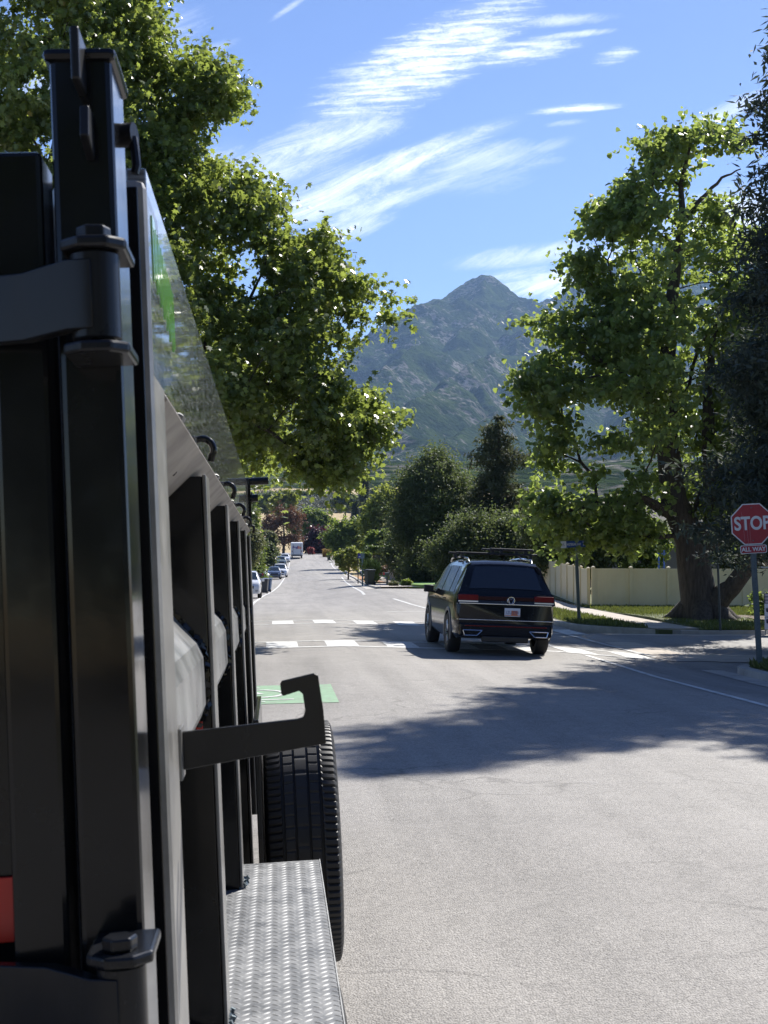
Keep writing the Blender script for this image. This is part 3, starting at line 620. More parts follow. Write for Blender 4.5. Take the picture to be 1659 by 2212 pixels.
# mud flap hanging beside the step
pts = []
for k in range(9):
    a = k/8; pts.append((.125+.042*math.sin(a*math.pi*.8), -1.20-.5*a))
g = MB()
for (x0, h0), (x1, h1) in zip(pts[:-1], pts[1:]): g.prism([T(x0, 3.75, h0), T(x1, 3.75, h1), T(x1-.012, 3.75, h1), T(x0-.012, 3.75, h0)], (0, .55, 0))
g.build('mud_flap', RUBBER, troot, True)
# far end hardware
g = MB(); g.tube([T(-.20, 9.3, .62), T(-.025, 9.3, .62)], .026, 16); g.build('end_pipe', PAINTB, troot, True)
g = MB(); g.tube([T(-.18, 9.3, .505), T(-.10, 9.3, .505)], .026, 14); g.tube([T(-.145, 9.3, .505), T(-.138, 9.3, .505)], .045, 14); g.build('end_roller', PAINTB, troot, True)
tb('end_rail', (-.165, 9.27, .32), (-.148, 9.33, .64))
# ================================================================== text
def text(s, size, m, parent, mtx, name='lettering', ext=.004, sx=1.0, align='CENTER', bold=0):
    cu = bpy.data.curves.new('t', 'FONT'); cu.body = s; cu.size = size; cu.extrude = ext; cu.align_x = align; cu.align_y = 'CENTER'; cu.offset = bold
    o = bpy.data.objects.new('t', cu); col.objects.link(o); dg = bpy.context.evaluated_depsgraph_get()
    me = bpy.data.meshes.new_from_object(o.evaluated_get(dg)); bpy.data.objects.remove(o); bpy.data.curves.remove(cu)
    me.name = name; me.materials.clear(); me.materials.append(m); me.transform(Matrix.Diagonal((sx, 1, 1, 1))); me.transform(mtx)
    o = bpy.data.objects.new(name, me); col.objects.link(o); o.parent = parent; return o
FACE = Matrix.Rotation(R(90), 4, 'X')        # text plane facing -Y
# ================================================================== CARS
def mkcar(kind, name, paint, L_=5.1, W_=1.99, H_=1.76, rim=CHROME, cladding=None, detail=0, glass=GLASS):
    """local +Y is forward, origin on the ground at the middle"""
    if kind == 'suv':
        ys = [0,.05,.10,.24,.36,.46,1.0,2.0,3.0,3.35,3.8,4.2,4.6,4.88,5.03,5.1]
        tz = [.97,1.14,1.20,1.46,1.68,1.735,1.76,1.77,1.74,1.69,1.42,1.17,1.10,1.0,.84,.70]
        wR = [.93,.91,.87,.78,.70,.68,.675,.675,.67,.67,.74,.82,.82,.80,.76,.74]
        bt = 1.10
    elif kind == 'van':
        ys = [0,.05,.10,.2,.3,.5,1.0,2.0,3.0,3.35,3.9,4.4,4.7,4.9,5.03,5.1]
        tz = [.95,1.10,1.2,1.55,1.72,1.74,1.76,1.76,1.75,1.70,1.38,1.12,1.02,.95,.82,.68]
        wR = [.90,.88,.86,.82,.78,.76,.75,.74,.73,.73,.76,.82,.82,.80,.76,.74]
        bt = 1.08
    else:
        ys = [0,.04,.10,.45,.9,1.3,1.7,2.2,2.7,3.1,3.5,3.9,4.4,4.8,5.0,5.1]
        tz = [.92,1.02,1.10,1.16,1.20,1.48,1.68,1.76,1.76,1.66,1.40,1.18,1.12,1.02,.86,.72]
        wR = [.84,.84,.82,.80,.78,.74,.66,.64,.64,.66,.72,.80,.80,.78,.74,.72]
        bt = 1.12
    n = len(ys); sy = L_/5.1; sx = W_/1.99; sz = H_/1.76
    def st(y):
        top = np.interp(y, ys, tz); wr = np.interp(y, ys, wR); w_ = np.interp(y, [0,.1,.35,.9,4.2,4.75,5.0,5.1], [.915,.955,.982,.99,.985,.95,.89,.82])
        zb = np.interp(y, [0,.3,1,4.2,5.1], [.34,.30,.27,.27,.30]); b_ = min(bt, top-.035)
        return top, wr, w_, zb, b_
    def sec(y):
        top, wr, w_, zb, b_ = st(y); gh = top-b_
        return [(w_-.07, zb), (w_-.005, zb+.12), (w_, zb+.34), (w_-.008, b_-.16), (w_-.035, b_), (wr+.035, top-.075*min(1, gh*3)), (wr-.05, top-.008), (wr*.5, top+.012), (0, top+.018)]
    def S(x, y, z): return Vector((x*sx, (y-2.55)*sy, z*sz))
    yy_ = sorted(set(ys+[.7,1.3,1.6,2.4,2.7,3.6,4.0,4.4]))
    g = MB(); vs = []; K = 17
    for y in yy_:
        s_ = sec(y); row = [S(x, y, z) for x, z in s_]+[S(-x, y, z) for x, z in s_[-2::-1]]; vs += row
    fs = []
    for i in range(len(yy_)-1):
        for k in range(K-1): fs.append((i*K+k, i*K+k+1, (i+1)*K+k+1, (i+1)*K+k))
        fs.append((i*K+K-1, i*K, (i+1)*K, (i+1)*K+K-1))
    fs.append(tuple(range(K))); fs.append(tuple((len(yy_)-1)*K+k for k in range(K))[::-1]); g.add(vs, fs)
    root = empty(name, (0, 0, 0))
    body = g.build('body', paint, root)
    ax = (.98, 3.98); wrad = .385 if kind != 'sedan' else .35
    cut = MB()
    for y in ax:
        for sgn in (-1, 1):
            c = S(sgn*.66, y, 0); e_ = S(sgn*1.2, y, 0); zc = wrad
            cut.tube([(c.x, c.y, zc), (e_.x, e_.y, zc)], wrad+.045, 28)
    co = cut.build('cut', BLACK); md = body.modifiers.new('b', 'BOOLEAN'); md.operation = 'DIFFERENCE'; md.object = co; md.solver = 'EXACT'
    dg = bpy.context.evaluated_depsgraph_get(); me = bpy.data.meshes.new_from_object(body.evaluated_get(dg)); body.modifiers.clear(); body.data = me; bpy.data.objects.remove(co)
    me.polygons.foreach_set('use_smooth', [True]*len(me.polygons)); me.set_sharp_from_angle(angle=R(32))
    def side(y, t, sg, off=.006):       # point on the side glass surface
        s_ = sec(y); (x0, z0), (x1, z1) = s_[4], s_[5]; nx, nz = (z1-z0), (x0-x1); l_ = math.hypot(nx, nz)+1e-6
        return S(sg*(x0+(x1-x0)*t+nx/l_*off), y, z0+(z1-z0)*t+nz/l_*off)
    rng_ = [(.62,1.18),(1.26,2.28),(2.36,3.34)] if kind != 'sedan' else [(1.45,2.3),(2.36,3.2)]
    for sg in (-1, 1):
        for y0, y1 in rng_:
            g = MB(); m_ = 6; vs = []
            for i in range(m_+1):
                y = y0+(y1-y0)*i/m_
                for t_ in (.08, .5, .92):
                    yb = y
                    if i == m_ and y1 > 3: yb = y+ (.42*(1-t_))
                    elif y1 > 3 and i == m_-1: yb = y+.15*(1-t_)
                    vs.append(side(yb, t_, sg))
            fs = [(i*3+k, i*3+k+1, (i+1)*3+k+1, (i+1)*3+k) for i in range(m_) for k in range(2)]
            g.add(vs, fs); g.build('side_window', glass, root, True, recalc=False)
    def top(u, y, off=.008):            # point on the top / screen surface, u in -1..1
        tp, wr, *_ = st(y); d = .02; t2 = np.interp(y+d, ys, tz); t1 = np.interp(y-d, ys, tz); nn = Vector((0, -(t2-t1)/(2*d), 1)).normalized()
        return S(u*(wr-.05), y, tp+.018-.026*u*u) + nn*off*1.5
    def screen(nm, y0, y1, gm, us=1.0):
        g = MB(); vs = [top(u*us, y0+(y1-y0)*i/6) for i in range(7) for u in (-1, -.6, 0, .6, 1)]
        g.add(vs, [(i*5+k, i*5+k+1, (i+1)*5+k+1, (i+1)*5+k) for i in range(6) for k in range(4)]); return g.build(nm, gm, root, True, recalc=False)
    if kind == 'sedan': screen('windscreen', 3.12, 3.86, CARGLASS); rw = screen('rear_window', .98, 1.66, glass)
    elif kind == 'van': screen('windscreen', 3.4, 4.36, CARGLASS); rw = screen('rear_window', .11, .28, glass)
    else: screen('windscreen', 3.4, 4.16, CARGLASS); rw = screen('rear_window', .115, .335, glass, .88)
    for y in ax:
        for sg in (-1, 1):
            we = bpy.data.objects.new('wheel', None); col.objects.link(we); we.parent = root; c = S(sg*.985, y, 0); we.location = (c.x-sg*.10, c.y, wrad)
            g = MB(); r_ = wrad; g.lathe([(r_*.64, sg*.10), (r_*.70, sg*.115), (r_*.9, sg*.118), (r_*.985, sg*.095), (r_, sg*.05), (r_, -sg*.10), (r_*.95, -sg*.125), (r_*.6, -sg*.12)], (0,0,0), 'x', 36); g.build('tyre', RUBBER, we, True, angle=50)
            g = MB(); g.lathe([(r_*.66, sg*.103), (r_*.60, sg*.10), (r_*.58, sg*.03), (.001, sg*.02)], (0,0,0), 'x', 30)
            for k in range(5):
                a = 2*math.pi*k/5
                for da in (-.16, .16):
                    p0 = Vector((sg*.085, .05*math.cos(a), .05*math.sin(a))); p1 = Vector((sg*.10, r_*.6*math.cos(a+da), r_*.6*math.sin(a+da))); g.tube([p0, p1], [.028, .018], 6)
            g.build('rim', rim, we, True)
            if cladding:
                g = MB(); vs = []; m_ = 18
                for i in range(m_+1):
                    a = math.pi*(1.12-1.24*i/m_)
                    for rr_, xx in ((r_+.042, .985), (r_+.045, 1.0), (r_+.10, 1.0), (r_+.105, .98)):
                        yv = c.y+rr_*math.cos(a); zv = r_+rr_*math.sin(a); vs.append(Vector((sg*xx*sx, yv, max(zv, .27))))
                g.add(vs, [(i*4+k, i*4+k+1, (i+1)*4+k+1, (i+1)*4+k) for i in range(m_) for k in range(3)]); g.build('arch_trim', cladding, root, True)
    for sg in (-1, 1):
        g = MB(); p = S(sg*1.07, 3.42, 1.15); g.box(p, (.20, .13, .15)); g.box(S(sg*.96, 3.46, 1.09), (.10, .06, .04)); g.build('mirror', paint if detail < 2 else BLACK, root, True, bevel=.03)
    LR = mat('tail_lamp_red', (.13,.0,.004), .3, spec=.25) if 'tail_lamp_red' not in bpy.data.materials else bpy.data.materials['tail_lamp_red']
    LW = mat('lamp_clear', (.62,.64,.66), .12, .3, coat=1) if 'lamp_clear' not in bpy.data.materials else bpy.data.materials['lamp_clear']
    PL = mat('plate_white', (.6,.62,.66), .5) if 'plate_white' not in bpy.data.materials else bpy.data.materials['plate_white']
    for sg in (-1, 1):
        g = MB(); g.prism([S(sg*.52, 5.075, .74), S(sg*.52, 5.085, .83), S(sg*.86, 4.80, .93), S(sg*.93, 4.72, .86), S(sg*.86, 4.9, .76)], (0, .05, .0)); g.build('headlight', LW, root, True, bevel=.01)
    g = MB(); g.b2(S(-.50, 5.09, .62), S(.50, 5.125, .80)); g.b2(S(-.42, 5.095, .36), S(.42, 5.12, .47)); g.build('grille', BLACK, root, bevel=.012)
    for sg in (-1, 1):
        g = MB(); g.b2(S(sg*.58, 5.07, .38), S(sg*.78, 5.10, .54)); g.build('fog_light_recess', BLACK, root, bevel=.02)
    if detail < 2:
        for sg in (-1, 1):
            g = MB(); g.b2(S(sg*.66, -.012, .86), S(sg*.90, .05, 1.02)); g.build('tail_light', LR, root, bevel=.02)
        g = MB(); g.b2(S(-.16, -.02, .62), S(.16, .0, .74)); g.build('licence_plate', PL, root)
    for sg in (-1, 1):
        for y in (1.75, 2.9): g = MB(); g.b2(S(sg*.985, y-.10, 1.0), S(sg*1.005, y+.10, 1.025)); g.build('door_handle', paint, root, bevel=.006)
    return root, S, rw, LR, LW
carpaint_b = nmat('black_car_paint', [(.3,(.004,.005,.008)),(.7,(.008,.009,.013))], 3, 3, .10, coat=.15, coatr=.03, spec=.28)
TRIMG = mat('grey_trim', (.10,.105,.11), .38)
suv, S, rw, LR, LW = mkcar('suv', 'black_suv', carpaint_b, 5.1, 1.95, 1.80, cladding=TRIMG, detail=2, rim=mat('rim_dark', (.28,.28,.29), .25, .9))
tag(suv, 'black three row SUV seen from behind, roof bars on top, waiting by the crosswalk', 'car')
def sb(nm, a, b, m, par=suv, bevel=.004, rot=None):
    g = MB(); g.b2(S(*a), S(*b)); return g.build(nm, m, par, bevel=bevel)
DR = mat('dark_red_lens', (.022,.0,.003), .3, spec=.25)
g = MB()
pts = [(-.945,.06),(-.90,-.002),(-.5,-.016),(0,-.02),(.5,-.016),(.90,-.002),(.945,.06)]
def band(z0, z1, m, nm, x0=-1, x1=1, par=suv, off=0):
    g = MB(); P_ = [p for p in pts if x0 <= p[0] <= x1]
    out = [S(x, y-off, z0) for x, y in P_]+[S(x, y+.08, z0) for x, y in P_[::-1]]; g.prism(out, (0, 0, (z1-z0)*1.0)); return g.build(nm, m, par, True, bevel=.006)
band(1.03, 1.10, DR, 'tail_light_bar')
for x0, x1 in ((-.955, -.46), (.46, .955)):
    P_ = [(x0, .05 if x0 < -.9 else -.016), (x1, -.016 if x1 < .9 else .05)]
    xa, xb = (-.93, -.55) if x0 < 0 else (.55, .93)
    g = MB(); g.prism([S(xa, -.004 if abs(xa) > .9 else -.028, 1.02), S(xb, -.028 if abs(xb) < .9 else -.004, 1.02), S(xb, .09, 1.02), S(xa, .09, 1.02)], (0, 0, .105)); tl = g.build('tail_light', LR, suv, bevel=.008)
    g = MB(); g.prism([S(xa, -.008 if abs(xa) > .9 else -.030, .985), S(xb, -.030 if abs(xb) < .9 else -.008, .985), S(xb, .06, .985), S(xa, .06, .985)], (0, 0, .028)); g.build('reversing_lens', LW, tl, bevel=.003)
band(.95, .970, CHROME, 'chrome_strip', off=.012)
band(.655, .672, CHROME, 'lower_chrome_strip', -.95, .95, off=.012)
sb('bumper', (-.90, -.055, .36), (.90, .06, .60), carpaint_b, bevel=.03)
sb('reflector_line', (-.80, -.068, .545), (.80, -.05, .560), LR, bevel=.002)
sb('diffuser', (-.45, -.05, .26), (.45, .1, .37), BLACK, bevel=.02)
for sg in (-1, 1):
    ring = [(.46,.47),(.83,.47),(.80,.375),(.56,.375)]; g = MB()
    for i in range(4):
        a, b = ring[i], ring[(i+1) % 4]; g.tube([S(sg*a[0], -.068, a[1]), S(sg*b[0], -.068, b[1])], .010, 6)
    g.build('exhaust_trim', CHROME, suv, True)
pt = sb('licence_plate', (-.03, -.034, .74), (.275, -.018, .895), mat('plate_pale', (.52,.56,.64), .45), bevel=.004)
g = MB(); g.b2(S(.10, -.0365, .755), S(.225, -.033, .85)); g.b2(S(-.03, -.037, .752), (S(.27, -.034, .765))); g.build('plate_picture', mat('plate_orange', (.45,.16,.09), .5), pt)
text('1ZU C9X', .085, mat('plate_ink', (.05,.07,.2), .5), pt, Matrix.Translation(S(.12, -.039, .81)) @ FACE, sx=.75, ext=.001)
g = MB(); c = S(.09, -.040, 1.035)        # round emblem: ring with V over W
for k in range(24):
    a0, a1 = 2*math.pi*k/24, 2*math.pi*(k+1)/24; g.tube([c+Vector((.066*math.cos(a0), 0, .066*math.sin(a0))), c+Vector((.066*math.cos(a1), 0, .066*math.sin(a1)))], .007, 5)
for p_ in ([(-.026,.058),(0,.008),(.026,.058)], [(-.056,.030),(-.026,-.048),(0,.002),(.026,-.048),(.056,.030)]):
    g.tube([c+Vector((x, -.004, z)) for x, z in p_], .0065, 5)
g.build('emblem', CHROME, suv, True)
for sg in (-1, 1):
    g = MB(); g.tube([S(sg*.63, .75, 1.72), S(sg*.64, .85, 1.79), S(sg*.64, 2.0, 1.825), S(sg*.63, 3.05, 1.79), S(sg*.62, 3.2, 1.72)], .018, 8); g.build('roof_rail', CHROME, suv, True)
for y, z in ((1.35, 1.90), (2.35, 1.90)):
    g = MB(); g.box(S(.02, y, z), (1.64, .09, .035)); g.box(S(-.68, y, z-.06), (.06,.10,.10)); g.box(S(.72, y, z-.06), (.06,.10,.10)); g.build('roof_bar', BLACK, suv, bevel=.012)
for y in (1.35, 2.35): g = MB(); g.box(S(.33, y, 1.985), (.88, .085, .035)); g.box(S(.33, y, 1.995), (.86,.075,.03)); g.box(S(.12, y, 1.94), (.07,.07,.06)); g.box(S(.62, y, 1.94), (.07,.07,.06)); g.build('ski_rack', BLACK, suv, bevel=.012)
g = MB(); g.prism([S(.06, .72, 1.74), S(.06, .86, 1.74), S(.06, .76, 1.81)], (.025, 0, 0)); g.build('roof_fin', BLACK, suv)
g = MB(); g.b2(S(.30, .05, 1.135), S(.78, .09, 1.15)); g.build('rear_wiper', BLACK, suv)
g = MB(); g.b2(S(-.30, .40, 1.47), S(-.10, .40, 1.55)); 
sx_, sy_ = 4.36, 25.6+2.5
zl, zr_ = zgf(sx_-.85, 26.5), zgf(sx_+.85, 26.5); zf = zgf(sx_, sy_+1.5); zb_ = zgf(sx_, sy_-1.5)
suv.location = (sx_, sy_, zgf(sx_, sy_)+.0); suv.rotation_euler = (math.atan2(zf-zb_, 3.0), math.atan2(zl-zr_, 1.7)+R(.4), R(.6))

def place(o, x, d, rz, label, cat='car', group=None, dz=.015, X=None, Y=None):
    X0, Y0 = XY(x, d) if X is None else (X, Y)
    o.location = (X0, Y0, zgf(X0, Y0)+dz); o.rotation_euler = (math.atan2(zgf(X0, Y0+1.5)-zgf(X0, Y0-1.5), 3)*math.cos(rz), 0, rz); tag(o, label, cat, group); return o
white = mat('white_car_paint', (.74,.75,.76), .3, coat=1); navy = mat('slate_blue_paint', (.06,.08,.13), .3, coat=1); sage = mat('grey_green_paint', (.16,.19,.18), .3, coat=1)
silver = mat('silver_paint', (.42,.44,.45), .3, .3, coat=1); redp = mat('red_car_paint', (.36,.03,.04), .3, coat=1)
GR = 'cars parked along the left kerb'
c1 = mkcar('suv', 'parked_suv', white, 4.5, 1.84, 1.64)[0]; place(c1, 0, 0, R(180), 'white compact SUV parked nearest on the left, facing the camera', group=GR, X=-1.50, Y=84.0)
c2 = mkcar('suv', 'parked_suv', navy, 4.7, 1.86, 1.64)[0]; place(c2, 592, 179, R(181.5), 'dark slate blue SUV parked beyond the blue wheelie bin', group=GR)
c3 = mkcar('van', 'parked_van', white, 4.9, 1.95, 1.85)[0]; place(c3, 605, 188, R(181.5), 'white boxy van parked directly behind the dark blue SUV', group=GR)
c4 = mkcar('suv', 'parked_suv', sage, 4.6, 1.85, 1.66)[0]; place(c4, 607.5, 240, R(181), 'grey green SUV parked between the white van and the distant white cars', group=GR)
c5 = copy_tree(mkcar('sedan', 'parked_car', white, 4.6, 1.82, 1.5)[0]) if False else mkcar('sedan', 'parked_car', white, 4.6, 1.82, 1.5)[0]; place(c5, 615.5, 252, R(181), 'white sedan at the far end of the parked row, next to the delivery truck', group=GR)
c6 = mkcar('sedan', 'parked_car', silver, 4.6, 1.82, 1.5)[0]; place(c6, 0, 0, R(205), 'silver car half hidden under the left hand trees behind the bins', group=None, X=float(XY(573, 165)[0])-1.2, Y=172)
c7 = mkcar('sedan', 'red_car', redp, 4.6, 1.8, 1.45)[0]; place(c7, 883, 135, R(170), 'red sedan parked nose out in the right hand driveway')
c8 = mkcar('sedan', 'dark_car', mat('charcoal_paint', (.025,.027,.035), .3, coat=1), 4.6, 1.8, 1.5)[0]; place(c8, 907, 137, R(172), 'charcoal car parked in deep shade right beside the red sedan')
# ------------------------------------------------------------------ delivery truck
dt = empty('delivery_truck', (0,0,0)); tag(dt, 'white delivery step van driving away near the crest of the road', 'truck')
VW = mat('van_white', (.62,.63,.66), .4)
g = MB(); g.b2((-1.15, -3.3, .72), (1.15, 2.2, 3.02)); g.b2((-1.08, 2.2, .72), (1.08, 3.6, 2.4)); g.build('body', VW, dt, bevel=.12)
g = MB(); g.b2((-.72, -3.33, .85), (.72, -3.29, 2.75)); dr = g.build('rear_door', mat('van_door', (.54,.56,.60), .45), dt, bevel=.01)
g = MB()
for x in (-.74, .74): g.b2((x-.03, -3.36, .8), (x+.03, -3.30, 2.8))
g.build('door_track', TRIMG, dr)
for sg in (-1, 1):
    g = MB(); g.b2((sg*.86, -3.34, 1.2), (sg*.98, -3.29, 1.55)); g.build('tail_light', LR, dt, bevel=.01)
    for y in (-2.2, 2.4):
        g = MB(); g.lathe([(.2,-.12),(.4,-.13),(.42,-.08),(.42,.08),(.4,.13),(.2,.12)], (sg*.92, y, .42), 'x', 24); g.build('wheel', RUBBER, dt, True)
g = MB(); g.b2((-1.12, -3.5, .52), (1.12, -3.28, .68)); g.build('bumper', TRIMG, dt, bevel=.02)
g = MB(); g.b2((-.9, -3.2, .45), (.9, 3.4, .72)); g.build('chassis', BLACK, dt)
text('Fed', .70, mat('purple_vinyl', (.075,.03,.20), .5), dt, Matrix.Translation((-.34, -3.385, 2.10)) @ FACE, ext=.01, bold=.03)
text('Ex', .70, mat('orange_vinyl', (.62,.14,.04), .5), dt, Matrix.Translation((.52, -3.385, 2.10)) @ FACE, ext=.01, bold=.018)
X0, Y0 = XY(641, 266); dt.location = (X0, Y0, zgf(X0, Y0)+.01); dt.rotation_euler = (R(1.5), 0, R(-.5))

# ================================================================== BINS, MAILBOXES, SIGNS, FENCE
def mkbin(c, nm='wheelie_bin'):
    r_ = empty(nm, (0,0,0)); m = mat('bin_plastic', c, .5)
    g = MB(); g.box((0,0,.55), (.62,.70,.98), taper=1.0)
    for i, v in enumerate(g.v):
        if v[2] < .2: g.v[i] = (v[0]*.72, v[1]*.72, v[2])
    g.b2((-.33,-.37,.96), (.33,.37,1.03)); g.build('bin_body', m, r_, bevel=.03)
    g = MB(); g.prism([(-.34,-.40,1.035), (-.34,.40,1.035), (-.34,.38,1.09), (-.34,0,1.13), (-.34,-.36,1.08)], (.68,0,0)); g.build('lid', m, r_, bevel=.02)
    g = MB(); g.tube([(-.28,.42,.98), (.28,.42,.98)], .02, 8); g.build('handle', m, r_)
    for s_ in (-1, 1):
        g = MB(); g.tube([(s_*.24,.30,.13), (s_*.32,.30,.13)], .13, 16); g.build('wheel', RUBBER, r_)
    return r_
def pl(o, x, d, rz, label, cat, group=None, dz=.01):
    X0, Y0 = XY(x, d); o.location = (X0, Y0, zgf(X0, Y0)+dz); o.rotation_euler = (0, 0, rz); return tag(o, label, cat, group)
LB, RB = 'bins on the left kerb', 'bins on the right kerb'
pl(mkbin((.045,.047,.055)), 571, 101, R(170), 'charcoal wheelie bin standing behind the nearest white parked SUV', 'bin', LB)
pl(mkbin((.03,.075,.17)), 578.3, 108, R(170), 'blue wheelie bin right beside the charcoal one', 'bin', LB)
DG = (.018,.028,.022)
pl(mkbin(DG), 798, 98, R(-160), 'dark green wheelie bin standing open beside the pampas plant and mailbox', 'bin', RB, .12)
pl(mkbin(DG), 741, 212, R(-170), 'dark green bin at the kerb beside the low bushy street tree', 'bin', RB)
pl(mkbin(DG), 710.5, 256, R(-170), 'farthest dark green bin, standing out in the road near the crest', 'bin', RB)
def mailbox(x, d, hgt, c, label, face=-1):
    r_ = empty('mailbox', (0,0,0)); g = MB(); g.b2((-.07,-.07,0), (.07,.07,hgt)); g.build('post', mat('mailbox_post', c, .7), r_, bevel=.01)
    g = MB(); g.prism([(face*.34, -.13, hgt-.05)]+[(face*.34, -.13*math.cos(a), hgt+.08+.11*math.sin(a)) for a in [math.pi*k/8 for k in range(9)]]+[(face*.34, .13, hgt-.05)], (-face*.46, 0, 0)); bx = g.build('box', mat('mailbox_box', c, .45), r_)
    g = MB(); g.b2((face*.3, -.15, hgt+.02), (face*.2, -.135, hgt+.2)); g.build('flag', mat('mailbox_flag', (.4,.03,.03), .5), bx)
    pl(r_, x, d, 0, label, 'mailbox', 'mailboxes', .1)
mailbox(836.5, 97, .72, (.04,.06,.055), 'dark green mailbox on a square post at the driveway edge')
mailbox(791, 101, 1.25, (.10,.15,.14), 'grey green domed mailbox poking up behind the open bin')
mailbox(561, 112, 1.2, (.03,.03,.035), 'black mailbox beside the left hand bins', 1)

def pole(h, r0, m=STEEL, n=8):
    g = MB(); g.tube([(0,0,-.1), (0,0,h)], r0, n); return g
def usign_post(h, w_=.075, m=STEEL, parent=None):
    g = MB(); t = .012                       # perforated U channel
    g.b2((-w_*.28, -t/2, -.1), (w_*.28, t/2, h)); g.b2((-w_*.5, -.001, -.1), (-w_*.28, .034, h)); g.b2((w_*.28, -.001, -.1), (w_*.5, .034, h))
    g.b2((-w_*.62, .030, -.1), (-w_*.48, .040, h)); g.b2((w_*.48, .030, -.1), (w_*.62, .040, h))
    o = g.build('post', m, parent)
    g = MB()
    for k in range(int(h/.06)): g.box((0, -t/2-.001, .05+k*.06), (.010, .004, .010))
    g.build('hole', BLACK, o); return o
SR = nmat('sign_red', [(.35,(.30,.018,.03)),(.7,(.36,.025,.04))], 4, 6, .4); SW = mat('sign_white', (.62,.63,.64), .45)
stop = empty('stop_sign', (0,0,0)); tag(stop, 'red octagonal STOP sign with ALL WAY plate on a leaning steel post', 'stop sign')
usign_post(2.25, .085, STEEL, stop)
def octo(r_, y, z): return [(r_*math.cos(R(22.5+45*k)), y, z+r_*math.sin(R(22.5+45*k))) for k in range(8)]
zc = 2.60
g = MB(); g.prism(octo(.402, -.03, zc), (0, .012, 0)); fc = g.build('sign_face', SW, stop)
g = MB(); g.prism(octo(.380, -.034, zc), (0, .004, 0)); g.build('red_field', SR, fc)
text('STOP', .335, SW, fc, Matrix.Translation((0, -.037, zc+.005)) @ FACE, sx=.80, bold=.009, ext=.002)
g = MB()
for dz_ in (.30, -.30): g.tube([(0,-.038,zc+dz_), (0,-.03,zc+dz_)], .012, 8)
g.build('bolt', STEEL, fc)
g = MB(); random.seed(3)
for x0, z1, ln in ((-.155,.17,.46),(-.10,.12,.50),(-.18,.22,.10),(-.05,.02,.36)):
    z = zc+z1; x = x0
    while z > zc+z1-ln: g.b2((x-.003, -.0375, z-.03), (x+.003, -.0368, z)); z -= .028; x += random.uniform(-.002,.003)
g.build('drip_mark', mat('dried_drip', (.42,.16,.17), .6), fc)
g = MB(); w2, h2 = .245, .075
def rrect(w_, h_, r_, y, zc_):
    out = []
    for cx, cz, a0 in ((w_-r_, h_-r_, 0), (-w_+r_, h_-r_, 90), (-w_+r_, -h_+r_, 180), (w_-r_, -h_+r_, 270)):
        for k in range(4): a = R(a0+30*k); out.append((cx+r_*math.cos(a), y, zc_+cz+r_*math.sin(a)))
    return out
g.prism(rrect(.235, .075, .03, -.030, zc-.455), (0, .01, 0)); p2_ = g.build('all_way_plate', SW, stop)
g = MB(); g.prism(rrect(.222, .063, .025, -.033, zc-.455), (0, .003, 0)); g.build('red_field', SR, p2_)
text('ALL WAY', .105, SW, p2_, Matrix.Translation((0, -.036, zc-.457)) @ FACE, sx=.95, bold=.003, ext=.002)
X0, Y0 = XY(1640.5, 24.7); stop.location = (X0, Y0, zgf(X0, Y0)+.13); stop.rotation_euler = (0, R(-2.9), R(-10))
# street name sign
sn = empty('street_name_sign', (0,0,0)); tag(sn, 'blue and white WESTERLING WAY street name sign on a round grey post', 'street sign')
g = pole(2.02, .055); g.build('post', mat('painted_post', (.055,.075,.07), .6), sn, True)
g = MB(); g.tube([(0,0,2.02), (0,0,2.34)], .035, 8); g.build('bracket', STEEL, sn)
BL = mat('sign_blue', (.012,.06,.24), .4)
g = MB(); g.b2((-.44,-.012,2.34), (.44,.012,2.60)); bd = g.build('blade', BL, sn, bevel=.004)
g = MB(); g.b2((-.70,-.014,2.33), (-.44,.014,2.60)); lb = g.build('logo_panel', SW, sn)
text('WESTERLING WAY', .125, SW, bd, Matrix.Translation((-.10, -.014, 2.455)) @ FACE, sx=.60, bold=.002, ext=.002)
text('2700', .075, SW, bd, Matrix.Translation((.35, -.014, 2.535)) @ FACE, sx=.7, ext=.002)
text('E', .11, SW, bd, Matrix.Translation((.36, -.014, 2.43)) @ FACE, bold=.002, ext=.002)
g = MB(); g.b2((-.65,-.017,2.43), (-.50,-.0145,2.442)); g.b2((-.63,-.017,2.40), (-.52,-.0145,2.408)); g.prism([(-.62,-.017,2.47), (-.585,-.017,2.52), (-.56,-.017,2.50), (-.54,-.017,2.47)], (0,.002,0)); g.build('logo', mat('logo_grey', (.18,.16,.2), .5), lb)
for q_ in (bd, lb): q_.scale = (.68, 1, .8); q_.location = (0, 0, .47)
X0, Y0 = XY(1250.5, 43); sn.location = (X0, Y0, zgf(X0, Y0)+.1); sn.rotation_euler = (0, R(-2.2), R(-9))
# sign seen edge on by the maple
es = empty('edge_on_sign', (0,0,0)); tag(es, 'thin sign pole in front of the maple trunk, its sign seen edge on', 'sign pole')
g = pole(2.75, .032); g.build('post', mat('dark_post', (.04,.05,.05), .6), es, True)
g = MB(); g.prism([(-.04, .38*math.cos(R(22.5+45*k)), 2.45+.38*math.sin(R(22.5+45*k))) for k in range(8)], (.006, 0, 0)); g.build('sign_face', STEEL, es)
X0, Y0 = XY(1555, 38.6); es.location = (X0, Y0, zgf(X0, Y0)+.1); es.rotation_euler = (0, R(-1.8), R(-17))
